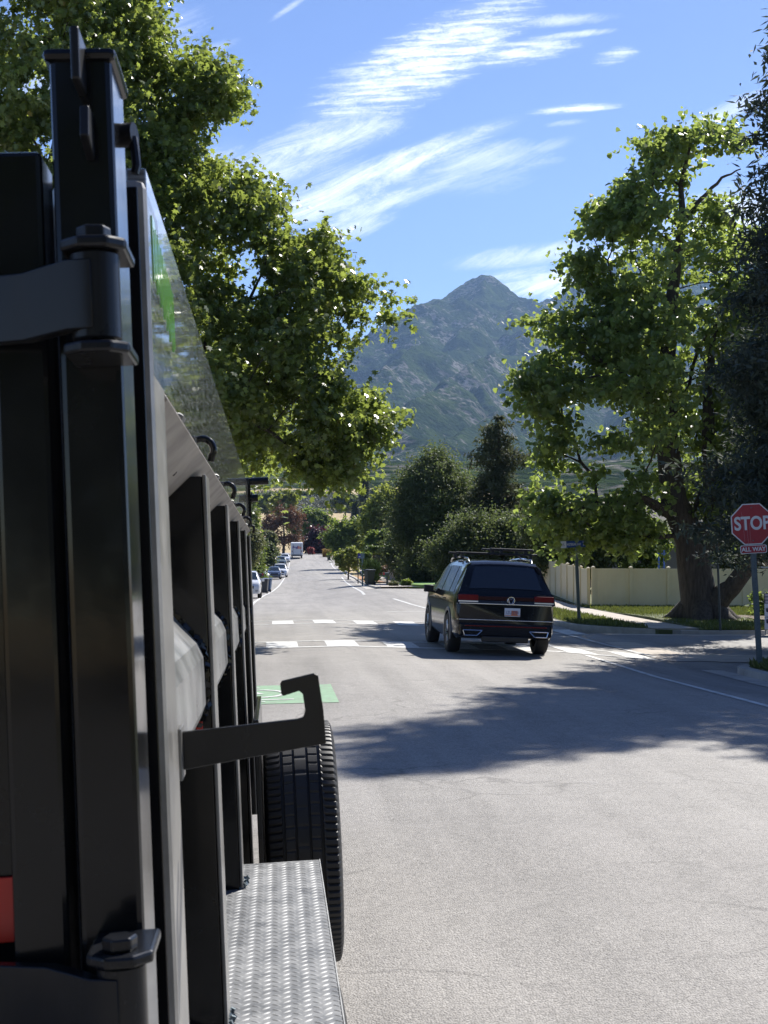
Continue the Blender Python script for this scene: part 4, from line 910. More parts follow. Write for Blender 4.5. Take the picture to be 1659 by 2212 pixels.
# yard banner at the right edge
yb = empty('yard_banner', (0,0,0)); tag(yb, 'white banner with dark header bars and paw prints at the right edge of the photo', 'banner')
g = MB(); g.b2((0,-.01,.12), (.75,.01,1.12)); bn = g.build('banner', mat('banner_white', (.55,.58,.70), .6), yb)
PU = mat('banner_ink', (.035,.04,.09), .6)
g = MB()
g.b2((-.01,-.016,.84), (.76,-.012,1.13)); hd_ = g.build('header', PU, bn)
g = MB()
for z in (.86,.95,1.04): g.b2((.02,-.020,z), (.73,-.017,z+.065))
g.build('header_row', mat('banner_grey', (.40,.38,.46), .6), bn)
g = MB()
for z in (.64,.33):
    for x in (.085, .42): 
        g.tube([(x,-.018,z), (x,-.011,z)], .045, 10)
        for dx_, dz_ in ((-.035,.05),(0,.065),(.035,.05)): g.tube([(x+dx_,-.018,z+dz_), (x+dx_,-.011,z+dz_)], .017, 8)
g.b2((.0,-.014,.455), (.75,-.011,.468)); g.build('paw_print', PU, bn)
g = MB(); g.tube([(.02,.02,-.1),(.02,.02,1.12)], .015, 6); g.tube([(.73,.02,-.1),(.73,.02,1.12)], .015, 6); g.build('stake', STEEL, yb)
X0, Y0 = XY(1650.5, 38.2); yb.location = (X0, Y0, zgf(X0, Y0)+.05); yb.rotation_euler = (0, 0, R(-12)); yb.scale = (1,1,1)
# small signs far right kerb
ks = empty('kerb_sign', (0,0,0)); tag(ks, 'small square sign on a pale post in the gravel strip beyond the red mulch', 'sign'); g = pole(2.3, .06); g.build('post', mat('pale_post', (.20,.25,.22), .6), ks)
g = MB(); g.b2((-.15,-.08,1.95), (.15,-.065,2.35)); g.build('sign_face', mat('sign_back', (.2,.25,.24), .5), ks); pl(ks, 783, 104, R(0), ks['label'], 'sign', None, .1)
bs = empty('blue_sign', (0,0,0)); g = pole(2.6, .045); g.build('post', BLACK, bs); g = MB(); g.b2((-.03,-.09,2.1), (.40,-.07,2.5)); g.build('sign_face', mat('deep_blue', (.03,.04,.30), .5), bs)
g = MB(); g.b2((.05,-.10,2.2), (.32,-.095,2.28)); g.build('sign_band', SW, bs); pl(bs, 773.5, 118, 0, 'deep blue sign on a black pole beside the hedge', 'sign', None, .1)

# vinyl fence
VIN = nmat('cream_vinyl', [(.3,(.66,.56,.35)),(.7,(.71,.62,.41))], 1.5, 6, .45, .08, 30, .003, roughvar=.05)
def vfence(name, p0, p1, n, h, label, zoff=0):
    r_ = empty(name, (p0[0], p0[1], 0)); tag(r_, label, 'fence', 'vinyl privacy fences')
    a = Vector((0,0,0)); b = Vector((p1[0]-p0[0], p1[1]-p0[1], 0)); rz = math.atan2(b.y, b.x); rm = Matrix.Rotation(rz, 3, 'Z'); ln = b.length/n
    for i in range(n+1):
        p = b*(i/n); zb = zgf(p0[0]+p.x, p0[1]+p.y)+zoff
        g = MB(); g.box((p.x, p.y, zb+(h+.05)/2-.05), (.127,.127,h+.15), rm); po = g.build('post', VIN, r_, bevel=.008)
        g = MB(); g.box((p.x, p.y, zb+h+.045), (.155,.155,.025), rm); g.add([Vector((p.x, p.y, zb+h+.058))+rm@Vector(v) for v in ((-.07,-.07,0),(.07,-.07,0),(.07,.07,0),(-.07,.07,0),(0,0,.05))], [(0,1,4),(1,2,4),(2,3,4),(3,0,4)]); g.build('cap', VIN, po)
    for i in range(n):
        p = b*((i+.5)/n); q0 = b*(i/n); zb = (zgf(p0[0]+p.x, p0[1]+p.y))+zoff; g = MB(); w_ = ln-.13
        g.box((p.x, p.y, zb+h-.05), (w_,.055,.10), rm); g.box((p.x, p.y, zb+.06), (w_,.055,.16), rm)
        m_ = max(4, int(w_/.15)); 
        for k in range(m_):
            c = Vector((p.x, p.y, 0))+rm@Vector((-w_/2+(k+.5)*w_/m_, 0, 0)); g.box((c.x, c.y, zb+h/2), (w_/m_-.004, .028, h-.16), rm)
        g.build('fence_panel', VIN, r_)
cx_, cy_ = XY(1281, 54.5); ex_, ey_ = XY(1850, 54.5)
vfence('vinyl_fence', (cx_, cy_), (ex_, ey_), 7, 1.66, 'cream vinyl privacy fence facing the road behind the big maple')
fx_, fy_ = XY(1158, 72)
vfence('vinyl_fence', (fx_, fy_), (cx_-.16, cy_+.16), 9, 1.62, 'cream fence return running back from the corner, behind the parked black SUV')
# houses glimpsed between trees
def house(name, x, d, w_, dp, h, rh, wc, rc, label, rz=0, base=0, winx=(), wz=1.1):
    r_ = empty(name, (0,0,0)); m = nmat('house_wall', [(.3, tuple(c*.85 for c in wc)), (.7, wc)], 2, 6, .85, .3, 20, .01)
    g = MB(); g.b2((-w_/2,0,-1), (w_/2,dp,h)); wl = g.build('wall', m, r_)
    g = MB(); g.prism([(-w_/2-.4,-.5,h-.1), (-w_/2-.4,dp/2,h+rh), (-w_/2-.4,dp+.5,h-.1), (-w_/2-.4,dp+.5,h+.06), (-w_/2-.4,dp/2,h+rh+.2), (-w_/2-.4,-.5,h+.06)][:6], (w_+.8,0,0)); 
    g.prism([(-w_/2+.01,0.01,h), (-w_/2+.01,dp-.01,h), (-w_/2+.01,dp/2,h+rh-.15)], (w_-.02,0,0)); rf = g.build('roof', nmat('roof_shingle', [(.3, tuple(c*.7 for c in rc)), (.7, rc)], 9, 6, .9), r_)
    g = MB(); g.b2((w_*.2,dp/2-.4,h+rh*.4), (w_*.2+.9,dp/2+.3,h+rh+1.0)); g.build('chimney', m, rf)
    for wx in winx:
        g = MB(); g.b2((wx-.65,-.05,wz-.07), (wx+.65,.05,wz+1.17)); f = g.build('window', SW, r_); g = MB(); g.b2((wx-.58,-.06,wz), (wx+.58,-.04,wz+1.1)); g.build('pane', CARGLASS, f)
    X0, Y0 = XY(x, d); r_.location = (X0, Y0, zgf(X0, Y0)+base); r_.rotation_euler = (0,0,rz); return tag(r_, label, 'house')
house('house', 1520, 78, 14, 9, 2.9, 2.0, (.30,.27,.24), (.12,.11,.10), 'low grey brown house glimpsed over the cream fence behind the maple', R(8), .1, (4,))
house('house', 1010, 185, 16, 10, 3.2, 2.2, (.16,.10,.08), (.10,.08,.075), 'dark brick house in shade behind the hedge and red car', R(-8), 0, (-5,0,5))
house('house', 468, 150, 14, 10, 3.0, 2.2, (.30,.28,.25), (.10,.10,.10), 'pale house hidden behind the left hand evergreens', R(70), 0, (-3,2))
ps = empty('play_frame', (0,0,0)); g = MB()
for x in (0,.24): g.b2((x-.03,-.03,0), (x+.03,.03,2.28))
g.b2((-.1,-.02,2.1), (.34,.02,2.16)); g.build('frame', mat('blue_paint', (.02,.10,.42), .4), ps); pl(ps, 1423, 60, 0, 'bright blue upright frame poking above the fence left of the maple trunk', 'play frame')
# ================================================================== TREES
def pip(poly, x, y):
    n = len(poly); ins = np.zeros(x.shape, bool); j = n-1
    for i in range(n):
        xi, yi = poly[i]; xj, yj = poly[j]
        c = ((yi > y) != (yj > y)) & (x < (xj-xi)*(y-yi)/(yj-yi+1e-9)+xi); ins ^= c; j = i
    return ins
def pdist(poly, x, y):
    d = np.full(x.shape, 1e9); n = len(poly)
    for i in range(n):
        ax, ay = poly[i]; bx, by = poly[(i+1) % n]; vx, vy = bx-ax, by-ay; l2 = vx*vx+vy*vy+1e-9
        t = np.clip(((x-ax)*vx+(y-ay)*vy)/l2, 0, 1); d = np.minimum(d, np.hypot(x-ax-t*vx, y-ay-t*vy))
    return d
LEAF = {'lobed': np.array([(0,0,0),(.16,.12,.02),(.50,.22,-.03),(.22,.42,.05),(.46,.68,-.04),(.16,.70,.04),(0,1.0,-.10),(-.16,.70,.04),(-.46,.68,-.04),(-.22,.42,.05),(-.50,.22,-.03),(-.16,.12,.02)]),
        'heart': np.array([(0,.05,0),(.28,0,.02),(.5,.25,-.06),(.36,.62,-.03),(0,1.0,-.10),(-.36,.62,-.03),(-.5,.25,-.06),(-.28,0,.02)]),
        'oval': np.array([(0,0,0),(.3,.3,.03),(.27,.7,.0),(0,1,-.08),(-.27,.7,.0),(-.3,.3,.03)]),
        'needle': np.array([(0,0,0),(.14,.35,.0),(0,1,-.05),(-.14,.35,0)])}
def leaves(C, size, shape, rg, updown=.0, droop=.35, sizevar=.35):
    """leaf polygons at the points C; most lie roughly level with tips hanging down"""
    n = len(C); tp = LEAF[shape]; k = len(tp); az = rg.uniform(0, 2*np.pi, n)
    el = rg.normal(-droop, .55, n); d = np.stack([np.cos(az)*np.cos(el), np.sin(az)*np.cos(el), np.sin(el)], 1)
    nr = np.stack([rg.normal(0, .55, n), rg.normal(0, .55, n), np.full(n, 1.0)], 1); s = np.cross(d, nr); s /= np.linalg.norm(s, axis=1, keepdims=True)+1e-9; up = np.cross(s, d)
    sz = size*(1+rg.uniform(-sizevar, sizevar, n))
    V_ = C[:,None,:]+sz[:,None,None]*(tp[None,:,0:1]*s[:,None,:]+tp[None,:,1:2]*d[:,None,:]+tp[None,:,2:3]*up[:,None,:])
    return V_.reshape(-1, 3).astype(np.float32), k
def skeleton(nodes, targets, rg, rtip=.012, pw=.5, sub=3, jit=.12, bias=.45):
    """grow limbs from trunk nodes to the targets; returns segments with radii"""
    Pn = [Vector(p) for p, r in nodes]; par = [i-1 for i in range(len(nodes))]; fixed = [r for p, r in nodes]
    A = np.array([tuple(p) for p in Pn]); D = np.array([min((Vector(t)-p).length for p in Pn) for t in targets])
    path = [0.0]
    for i in range(1, len(Pn)): path.append(path[-1]+(Pn[i]-Pn[i-1]).length)
    path = list(path)
    for ti in np.argsort(D):
        t = np.array(targets[ti]); dv = A-t; dist = np.linalg.norm(dv, axis=1); cost = dist+bias*np.array(path)*.35+np.maximum(0, A[:,2]-t[2])*.9
        j = int(np.argmin(cost)); last = j; p0 = A[j]; ln = dist[j]
        if ln < .15: continue
        m = max(2, min(6, int(ln/.6)+1)); new = []
        for q in range(1, m+1):
            f = q/m; p = p0+(t-p0)*f; p[2] += math.sin(f*math.pi)*ln*.07
            if q < m: p = p+rg.normal(0, jit*ln/m*.6, 3)
            Pn.append(Vector(p)); par.append(last); fixed.append(None); path.append(path[last]+ln/m); last = len(Pn)-1; new.append(p)
        A = np.vstack([A]+[np.array(x)[None] for x in new])
    w_ = np.zeros(len(Pn)); ch = np.zeros(len(Pn), int)
    for i in range(len(Pn)): 
        if par[i] >= 0: ch[par[i]] += 1
    for i in range(len(Pn)-1, -1, -1):
        if ch[i] == 0: w_[i] = 1
        if par[i] >= 0 and par[i] < i: w_[par[i]] += w_[i]
    rad = [rtip*max(1, w_[i])**pw for i in range(len(Pn))]
    for i, r_ in enumerate(fixed):
        if r_ is not None: rad[i] = r_
    return Pn, par, rad
def limbs_mesh(name, Pn, par, rad, m, parent, skip=0, trunk_n=0):
    g = MB()
    for i in range(len(Pn)):
        j = par[i]
        if j < 0 or (i < trunk_n): continue
        r0 = min(rad[j], rad[i]*1.5); a, b = Pn[j], Pn[i]
        if (b-a).length < 1e-3: continue
        g.tube([a, b+(b-a)*.03], [r0, rad[i]], 5 if rad[i] < .05 else 8, cap=False)
    return g.build(name, m, parent, True, angle=80, recalc=False)
def clusters_poly(poly, d, n, rg, T=3.0, minedge=.0, thr=.42, ns=1.6, dshift=0, shape_round=1.15):
    xs = [p[0] for p in poly]; ys = [p[1] for p in poly]; out = []
    sc = d/F; got = 0
    while got < n:
        x = rg.uniform(min(xs), max(xs), n*3); y = rg.uniform(min(ys), max(ys), n*3); k = pip(poly, x, y); x, y = x[k], y[k]
        e = pdist(poly, x, y)*sc; k = e > minedge; x, y, e = x[k], y[k], e[k]
        t = np.minimum(T, .5+e*shape_round); dd = rg.uniform(-1, 1, len(x))*t
        # uneven density, gaps between boughs
        q = vnoise(x*sc*1.0/ns+7, y*sc*1.6/ns+3, 5)*.6+vnoise(x*sc/ns+dd/ns, y*sc*1.5/ns+dd*.7/ns, 9)*.4; k = q > thr; x, y, dd = x[k], y[k], dd[k]
        for a, b, c in zip(x, y, dd): out.append(tuple(P(a, b, d+c+dshift))) if True else 0
        got = len(out)
    return np.array(out[:n])
def build_tree(name, label, cat, trunkpts, CL_, perc, rc, flat, lsize, lshape, lmat, bmat, seed, group=None, rtip=.012, maxlimb=380, droop=.35, pw=.5, jit=.12, crown='crown', trunk_n=14, elong=None, stuff_crown=True, bias=.45):
    rg = np.random.default_rng(seed); base_ = Vector(trunkpts[0][0]); root = empty(name, base_); tag(root, label, cat, group)
    off = np.array(tuple(base_))
    g = MB(); pp = [Vector(p)-base_ for p, r in trunkpts]; rs = [r for p, r in trunkpts]
    # smooth the trunk path
    P2, R2 = [], []
    for i in range(len(pp)-1):
        for k in range(3): f = k/3; P2.append(pp[i].lerp(pp[i+1], f)); R2.append(rs[i]*(1-f)+rs[i+1]*f)
    P2.append(pp[-1]); R2.append(rs[-1])
    g.tube(P2, R2, trunk_n); tk = g.build('trunk', bmat, root, True, angle=80)
    cl = CL_-off; idx = rg.permutation(len(cl))[:maxlimb]
    Pn, par, rad = skeleton([(p, r) for p, r in zip(P2, R2)], [tuple(c) for c in cl[idx]], rg, rtip, pw, jit=jit, bias=bias)
    limbs_mesh('limbs', Pn, par, rad, bmat, root, trunk_n=len(P2))
    n = len(cl); sz = rg.uniform(.65, 1.25, n); cnt = (perc*sz).astype(int); rep = np.repeat(np.arange(n), cnt); N_ = len(rep)
    ntw = max(4, perc//11); ctr = np.array(tuple(P2[len(P2)//2])); out = cl-ctr; out[:,2] *= .45; out /= np.linalg.norm(out, axis=1, keepdims=True)+1e-6
    td = rg.normal(0, .75, (n, ntw, 3))+out[:,None,:]*.75; td[:,:,2] -= .12; td[:,:,2] *= flat; td /= np.linalg.norm(td, axis=2, keepdims=True)+1e-6
    tl_ = rg.uniform(.55, 1.7, (n, ntw))*rc*2.0; ti = rg.integers(0, ntw, N_); tt = rg.uniform(-.15, 1, N_)
    Cc = cl[rep]+td[rep, ti]*(tl_[rep, ti]*tt)[:,None]+rg.normal(0, 1, (N_, 3))*rc*.17*(1.25-.6*tt)[:,None]; Cc[:,2] -= .10*tl_[rep, ti]*tt*tt
    V_, k = leaves(Cc, lsize, lshape, rg, droop=droop)
    cvar = rg.uniform(-.15, .15, n)[rep]; va = np.clip(.45+cvar+rg.normal(0, .2, N_), 0, 1)
    polymesh(crown, V_, k, lmat, va, root); return root
OAKL = leafmat('oak_leaf', (.044,.076,.024), (.120,.165,.050), (.44,.54,.10), .36, .34, (.20,.17,.04))
MAPL = leafmat('catalpa_leaf', (.040,.076,.028), (.090,.138,.046), (.46,.58,.12), .40, .42, (.14,.19,.035))
SPRL = leafmat('spruce_needles', (.035,.052,.046), (.085,.110,.095), (.10,.13,.07), .2, .75)
SPR2 = leafmat('pine_needles', (.022,.035,.018), (.065,.080,.038), (.18,.20,.08), .24, .7, (.10,.08,.05))
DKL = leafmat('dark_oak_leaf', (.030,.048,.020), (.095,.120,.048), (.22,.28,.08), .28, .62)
MIDL = leafmat('mid_green_leaf', (.05,.09,.025), (.12,.17,.05), (.36,.46,.08), .34, .6)
YEL = leafmat('yellow_green_leaf', (.07,.10,.022), (.19,.22,.06), (.48,.54,.09), .36, .6)
OLV = leafmat('olive_leaf', (.06,.075,.035), (.17,.18,.09), (.28,.30,.11), .26, .6)
RUST = leafmat('rust_leaf', (.07,.045,.032), (.20,.115,.075), (.26,.12,.06), .2, .6, (.28,.12,.08))
PLUM = leafmat('plum_leaf', (.028,.010,.016), (.075,.022,.032), (.16,.03,.04), .2, .45, (.22,.06,.06))
HDG = leafmat('hedge_leaf', (.05,.09,.02), (.12,.19,.03), (.28,.38,.05), .25, .45)

# big oak on the left, crown reaching over the road
OAKP = [(-260,-200),(330,-200),(338,-40),(335,30),(372,52),(352,105),(372,120),(412,98),(440,118),(492,148),(520,200),(540,245),(530,272),(492,278),(440,262),(436,300),(450,336),(480,330),(520,372),(562,358),(596,400),(622,455),(600,478),(640,500),(700,458),(735,500),(728,552),(770,600),(802,570),(836,572),(832,600),(812,622),(862,622),(893,648),(872,690),(840,722),(806,690),(772,700),(778,742),(742,756),(750,800),(790,830),(838,868),(866,915),(845,945),(820,955),(836,985),(812,1000),(772,990),(772,1040),(752,1076),(700,1062),(640,1058),(600,1020),(566,1032),(520,1060),(300,1080),(-260,1060)]
rg = np.random.default_rng(5)
do = 31.0
oc = clusters_poly(OAKP, do, 2300, rg, T=4.6, minedge=.22, thr=.38, ns=1.1)
oc = oc[oc[:,2] > 3.0]
bx, by = XY(-60, do)
tp_ = [((bx, by, zgf(bx, by)-.2), .55), ((bx+.1, by, 2.2), .42), (tuple(P(20, 900, do)), .36), (tuple(P(80, 640, do)), .28), (tuple(P(120, 360, do)), .18), (tuple(P(170, 60, do)), .09)]
build_tree('oak_tree', 'large oak tree on the left overhanging the dark truck and the road', 'tree', tp_, oc, 90, .30, .75, .135, 'lobed', OAKL, BARK, 21, rtip=.013, droop=.75, maxlimb=520, bias=.3)
# second oak farther back closes the gaps low on the left
OAK2 = [(-100,700),(300,640),(520,700),(600,800),(600,1000),(560,1060),(300,1110),(-100,1110)]
oc2 = clusters_poly(OAK2, 44, 420, rg, T=4, minedge=.2, thr=.3)
bx, by = XY(200, 44)
build_tree('oak_tree', 'darker oak standing behind the large overhanging one, mostly hidden by the truck', 'tree', [((bx, by, zgf(bx, by)-.2), .4), ((bx, by, 3), .3), ((bx+.3, by, 8.5), .12)], oc2, 60, .75, .7, .22, 'lobed', OAKL, BARK, 22, maxlimb=150)

# tall broad leaved tree on the right corner lawn
MP = [(1395,285),(1420,272),(1450,268),(1490,262),(1530,260),(1580,262),(1612,300),(1626,320),(1600,350),(1560,330),(1525,352),(1545,400),(1580,440),(1620,420),(1650,460),(1700,520),(1740,700),(1750,900),(1740,1080),(1700,1150),(1620,1180),(1560,1150),(1500,1170),(1450,1150),(1400,1180),(1370,1200),(1330,1240),(1310,1190),(1260,1200),(1180,1170),(1145,1120),(1138,1060),(1140,1000),(1175,960),(1180,935),(1150,905),(1125,870),(1108,830),(1130,790),(1160,770),(1115,735),(1115,705),(1150,680),(1200,655),(1250,665),(1270,640),(1232,590),(1228,555),(1240,500),(1290,440),(1330,410),(1360,368),(1390,345),(1362,320),(1370,296)]
dm = 44.0
MASK = [(1300,935,.5),(1210,720,.6)]
mc = clusters_poly(MP, dm, 2000, rg, T=4.2, minedge=.20, thr=.41, ns=1.25)
_tx = np.interp(mc[:,2], [1.0,4,9,14,16], [XY(x_, dm)[0] for x_ in (1500,1455,1442,1475,1490)])
mc = mc[~((np.abs(mc[:,0]-_tx-.1) < .85) & (mc[:,1] < XY(1450, dm)[1]+.6) & (rg.uniform(0, 1, len(mc)) < .85) & (mc[:,2] < 14.5))]
bx, by = XY(1515, dm); gz = zgf(bx, by)
tw_ = [((bx, by, gz-.2), .98), ((bx, by, gz+.25), .72), ((bx-.1, by, gz+.9), .58), (tuple(P(1500, 1230, dm)), .54), (tuple(P(1492, 1165, dm)), .50), (tuple(P(1455, 1080, dm)), .42), (tuple(P(1440, 940, dm)), .34), (tuple(P(1440, 800, dm)), .27), (tuple(P(1450, 660, dm)), .21), (tuple(P(1462, 560, dm)), .16), (tuple(P(1475, 470, dm)), .12), (tuple(P(1470, 400, dm)), .08), (tuple(P(1495, 300, dm)), .03)]
mt = build_tree('catalpa_tree', 'tall tree with yellow green backlit leaves and thick dark trunk on the corner lawn', 'tree', tw_, mc, 40, .36, .5, .155, 'heart', MAPL, BARK, 31, rtip=.014, droop=.7, maxlimb=520, trunk_n=20, jit=.2)
b0 = Vector(mt.location)
def limb(pts, nm='main_limb'):
    g = MB(); path = [Vector(p)-b0 for p, r in pts]; q, rq = [], []
    for i in range(len(path)-1):
        for k in range(4): f = k/4; q.append(path[i].lerp(path[i+1], f)+Vector((random.uniform(-.03,.03), 0, random.uniform(-.03,.03)))); rq.append(pts[i][1]*(1-f)+pts[i+1][1]*f)
    q.append(path[-1]); rq.append(pts[-1][1]); g.tube(q, rq, 12); g.build(nm, BARK, mt, True, angle=80)
limb([(P(1545,1300,dm-.3), .40), (P(1580,1268,dm-.6), .30), (P(1622,1215,dm-.9), .27), (P(1660,1150,dm-1.2), .22), (P(1700,1000,dm-1.4), .12)])
limb([(P(1530,1180,dm), .38), (P(1545,1100,dm-.4), .28), (P(1530,960,dm-.5), .22), (P(1528,830,dm-.5), .15), (P(1545,700,dm-.4), .07)])
limb([(P(1450,1010,dm), .20), (P(1425,920,dm+.4), .19), (P(1408,850,dm+.5), .15), (P(1385,790,dm+.6), .09), (P(1370,720,dm+.6), .04)])
limb([(P(1440,870,dm), .16), (P(1400,905,dm), .03)][:2])
limb([(P(1438,900,dm), .16), (P(1390,860,dm-.5), .12), (P(1330,790,dm-.7), .08), (P(1250,760,dm-.8), .04)])
limb([(P(1450,1110,dm), .2), (P(1380,1075,dm-1), .12), (P(1290,1085,dm-1.4), .07), (P(1200,1110,dm-1.6), .03)])
limb([(P(1475,480,dm), .10), (P(1515,430,dm), .07), (P(1560,385,dm), .045), (P(1600,365,dm), .02)])
# root flare
for a, r_ in ((-.2,.42),(2.9,.38),(4.4,.40),(5.4,.38)):
    g = MB(); g.tube([Vector((math.cos(a)*.4, math.sin(a)*.4, .7)), Vector((math.cos(a)*.95, math.sin(a)*.95, .28)), Vector((math.cos(a)*1.7, math.sin(a)*1.7, .02))], [.40,.30,.10], 10); g.build('root', BARK, mt, True, angle=80)

# ---- conifers
def conifer(name, label, x, d, top_y, half_px, lm, seed, bottom_y=None, dens=1.0, ls=.26, lean=0, group=None, bare=0, X=None, Y=None, H_=None, RAD=None, prof=.85, cat='conifer', irr=.15):
    rg_ = np.random.default_rng(seed)
    if X is None: X, Y = XY(x, d)
    gz_ = zgf(X, Y); top = H_ if H_ else (CZ+(HORIZ-top_y)/F*d)-gz_; rad_ = RAD or half_px/F*d
    root = empty(name, (X, Y, gz_)); tag(root, label, cat, group)
    g = MB(); g.tube([(0,0,-.3), (0,0,top*.5), (lean,0,top*.98)], [top*.022+.05, top*.013+.03, .02], 8); g.build('trunk', BARK, root, True)
    lv = max(10, int(top/.42)); C = []; g = MB()
    for i in range(lv):
        f = i/(lv-1); z = top*(bare+(1-bare)*f)*.985; rr_ = rad_*max(.03, (1-f)**prof)*rg_.uniform(1-irr, 1.1); nb = max(4, int(9*(1-f)+4))
        for b in range(nb):
            a = rg_.uniform(0, 2*math.pi); ln = rr_*rg_.uniform(.62, 1.12); m_ = max(3, int(ln/.30*dens)); s_ = rg_.uniform(.10, .32)
            cx0 = lean*f
            for q in range(m_):
                t_ = (q+.6)/m_; C.append((cx0+math.cos(a)*ln*t_, math.sin(a)*ln*t_, z-s_*ln*t_+.22*ln*t_*t_, ln*.22*(1.15-t_)+.14))
            if ln > .8: g.tube([(cx0,0,z), (cx0+math.cos(a)*ln*.8, math.sin(a)*ln*.8, z-s_*ln*.8+.14*ln)], [.025,.01], 4, cap=False)
    g.build('branches', BARK, root, recalc=False)
    C = np.array(C); per = int(15*dens); rep = np.repeat(np.arange(len(C)), per); pts_ = C[rep,:3]+rg_.normal(0, 1, (len(rep), 3))*C[rep,3:4]*np.array([.75,.75,.42])
    V_, k = leaves(pts_, ls, 'needle', rg_, droop=.25)
    cv = rg_.uniform(-.2, .2, len(C))[rep]; polymesh('crown', V_, k, lm, np.clip(.45+cv+rg_.normal(0, .18, len(rep)), 0, 1), root); return root
# blue green spruces on the right, mostly outside the frame; their shade falls on the road
sx0, sy0 = XY(1790, 33)
conifer('spruce_tree', 'dark blue green spruce filling the right edge above the STOP sign', 0, 0, 0, 0, SPRL, 41, X=sx0, Y=sy0, H_=15.0, RAD=2.9, dens=1.7, ls=.20, bare=.17, prof=.45)
conifer('spruce_tree', 'tall spruce whose branch tips poke in at the top right corner', 0, 0, 0, 0, SPRL, 42, X=12.1, Y=27.0, H_=18.6, RAD=3.3, dens=2.0, ls=.21, bare=.16, prof=.40)
conifer('spruce_tree', 'spruce standing outside the frame on the right, shading the near road', 0, 0, 0, 0, SPRL, 47, X=13.6, Y=24.0, H_=14.6, RAD=3.0, dens=1.5, ls=.32, bare=.14, prof=.38)
conifer('pine_tree', 'tall shaggy pine with a ragged top rising behind the black SUV', 1078, 92, 896, 135, SPR2, 43, dens=1.25, ls=.36, bare=.03, prof=.44, irr=.42)
conifer('pine_tree', 'narrow blue spruce among the trees right of the road crest', 768, 330, 1082, 26, SPRL, 44, ls=1.0, dens=.6)
conifer('cypress_tree', 'slim dark poplar like column behind the oak leaves near the road crest', 787, 380, 1015, 13, SPRL, 45, ls=1.2, dens=.8, prof=.35)

def blob_tree(name, label, cx_, top_, bot_, hw, d, lm, seed, n=170, lsize=None, per=46, T=None, bm=BARK, group='trees along the far street', shape='oval', irregular=.16, cat='tree', thr=.34, trunkr=None, edge=None, boty=None):
    """rounded crown given by its outline in the photo, at distance d"""
    per = int(per*1.6); rg_ = np.random.default_rng(seed); k = 26; pts_ = []
    ph = rg_.uniform(0, 6.28, 4)
    for i in range(k):
        a = 2*math.pi*i/k; w_ = 1+irregular*(math.sin(3*a+ph[0])*.5+math.sin(5*a+ph[1])*.4+math.sin(9*a+ph[2])*.35)
        pts_.append((cx_+hw*w_*math.cos(a), (top_+bot_)/2-(bot_-top_)/2*w_*math.sin(a)))
    sc = d/F; T = T or hw*sc*.9; C = clusters_poly(pts_, d, n, rg_, T=T, minedge=hw*sc*.06, thr=thr, ns=hw*sc*.5)
    X, Y = XY(cx_, d); gz_ = zgf(X, Y); C = C[C[:,2] > gz_+.1]
    zt = CZ+(HORIZ-(top_*.75+bot_*.25))*sc; r_ = trunkr or hw*sc*.07
    return build_tree(name, label, cat, [((X, Y, gz_-.3), r_*1.2), ((X+.05*hw*sc, Y, gz_*.6+zt*.4), r_*.8), ((X, Y, zt), r_*.3)], C, per, hw*sc*.19, .8, (lsize*.72 if lsize else max(.2, d*.0024)), shape, lm, bm, seed+1, group=group, rtip=r_*.08, maxlimb=70, crown='crown', trunk_n=8)
# right side of the street, near to far
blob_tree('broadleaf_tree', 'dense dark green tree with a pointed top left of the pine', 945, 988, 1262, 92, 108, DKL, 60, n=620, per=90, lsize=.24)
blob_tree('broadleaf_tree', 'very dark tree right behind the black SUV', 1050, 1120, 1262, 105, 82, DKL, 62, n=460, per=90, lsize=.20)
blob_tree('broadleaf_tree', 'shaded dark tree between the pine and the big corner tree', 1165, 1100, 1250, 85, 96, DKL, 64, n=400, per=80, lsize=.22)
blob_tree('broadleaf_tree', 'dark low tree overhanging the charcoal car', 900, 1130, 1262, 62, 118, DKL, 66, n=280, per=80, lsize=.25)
blob_tree('broadleaf_tree', 'tall yellow green tree rising behind the small street tree', 838, 1065, 1200, 52, 200, YEL, 68, n=260, lsize=.62)
blob_tree('broadleaf_tree', 'second olive tree behind the yellow green one, touching the dark tree', 880, 1105, 1215, 45, 190, OLV, 70, n=200, lsize=.6)
blob_tree('broadleaf_tree', 'rounded mid green street tree right of the road crest', 752, 1122, 1205, 42, 215, MIDL, 72, n=260, lsize=.55)
blob_tree('broadleaf_tree', 'small upright light green tree above the hedge', 818, 1148, 1210, 27, 140, MIDL, 74, n=130, lsize=.36, bm=BARKP)
blob_tree('small_tree', 'small low bushy street tree in the red mulch strip', 752, 1184, 1232, 24, 148, YEL, 76, n=90, lsize=.30, bm=BARKP)
blob_tree('plum_tree', 'dark purple plum tree behind the delivery truck', 692, 1146, 1198, 34, 300, PLUM, 78, n=190, lsize=.8)
blob_tree('plum_tree', 'smaller purple tree half behind the round green street tree', 722, 1150, 1200, 24, 290, PLUM, 79, n=120, lsize=.8)
blob_tree('broadleaf_tree', 'round grey green tree straight behind the delivery truck', 672, 1105, 1165, 42, 350, MIDL, 80, n=220, lsize=.95)
blob_tree('broadleaf_tree', 'pale olive tree high behind the rust coloured one', 612, 1058, 1120, 26, 400, YEL, 82, n=130, lsize=1.1)
blob_tree('broadleaf_tree', 'dark round tree behind the poplar', 800, 1085, 1150, 26, 360, DKL, 83, n=120, lsize=1.0)
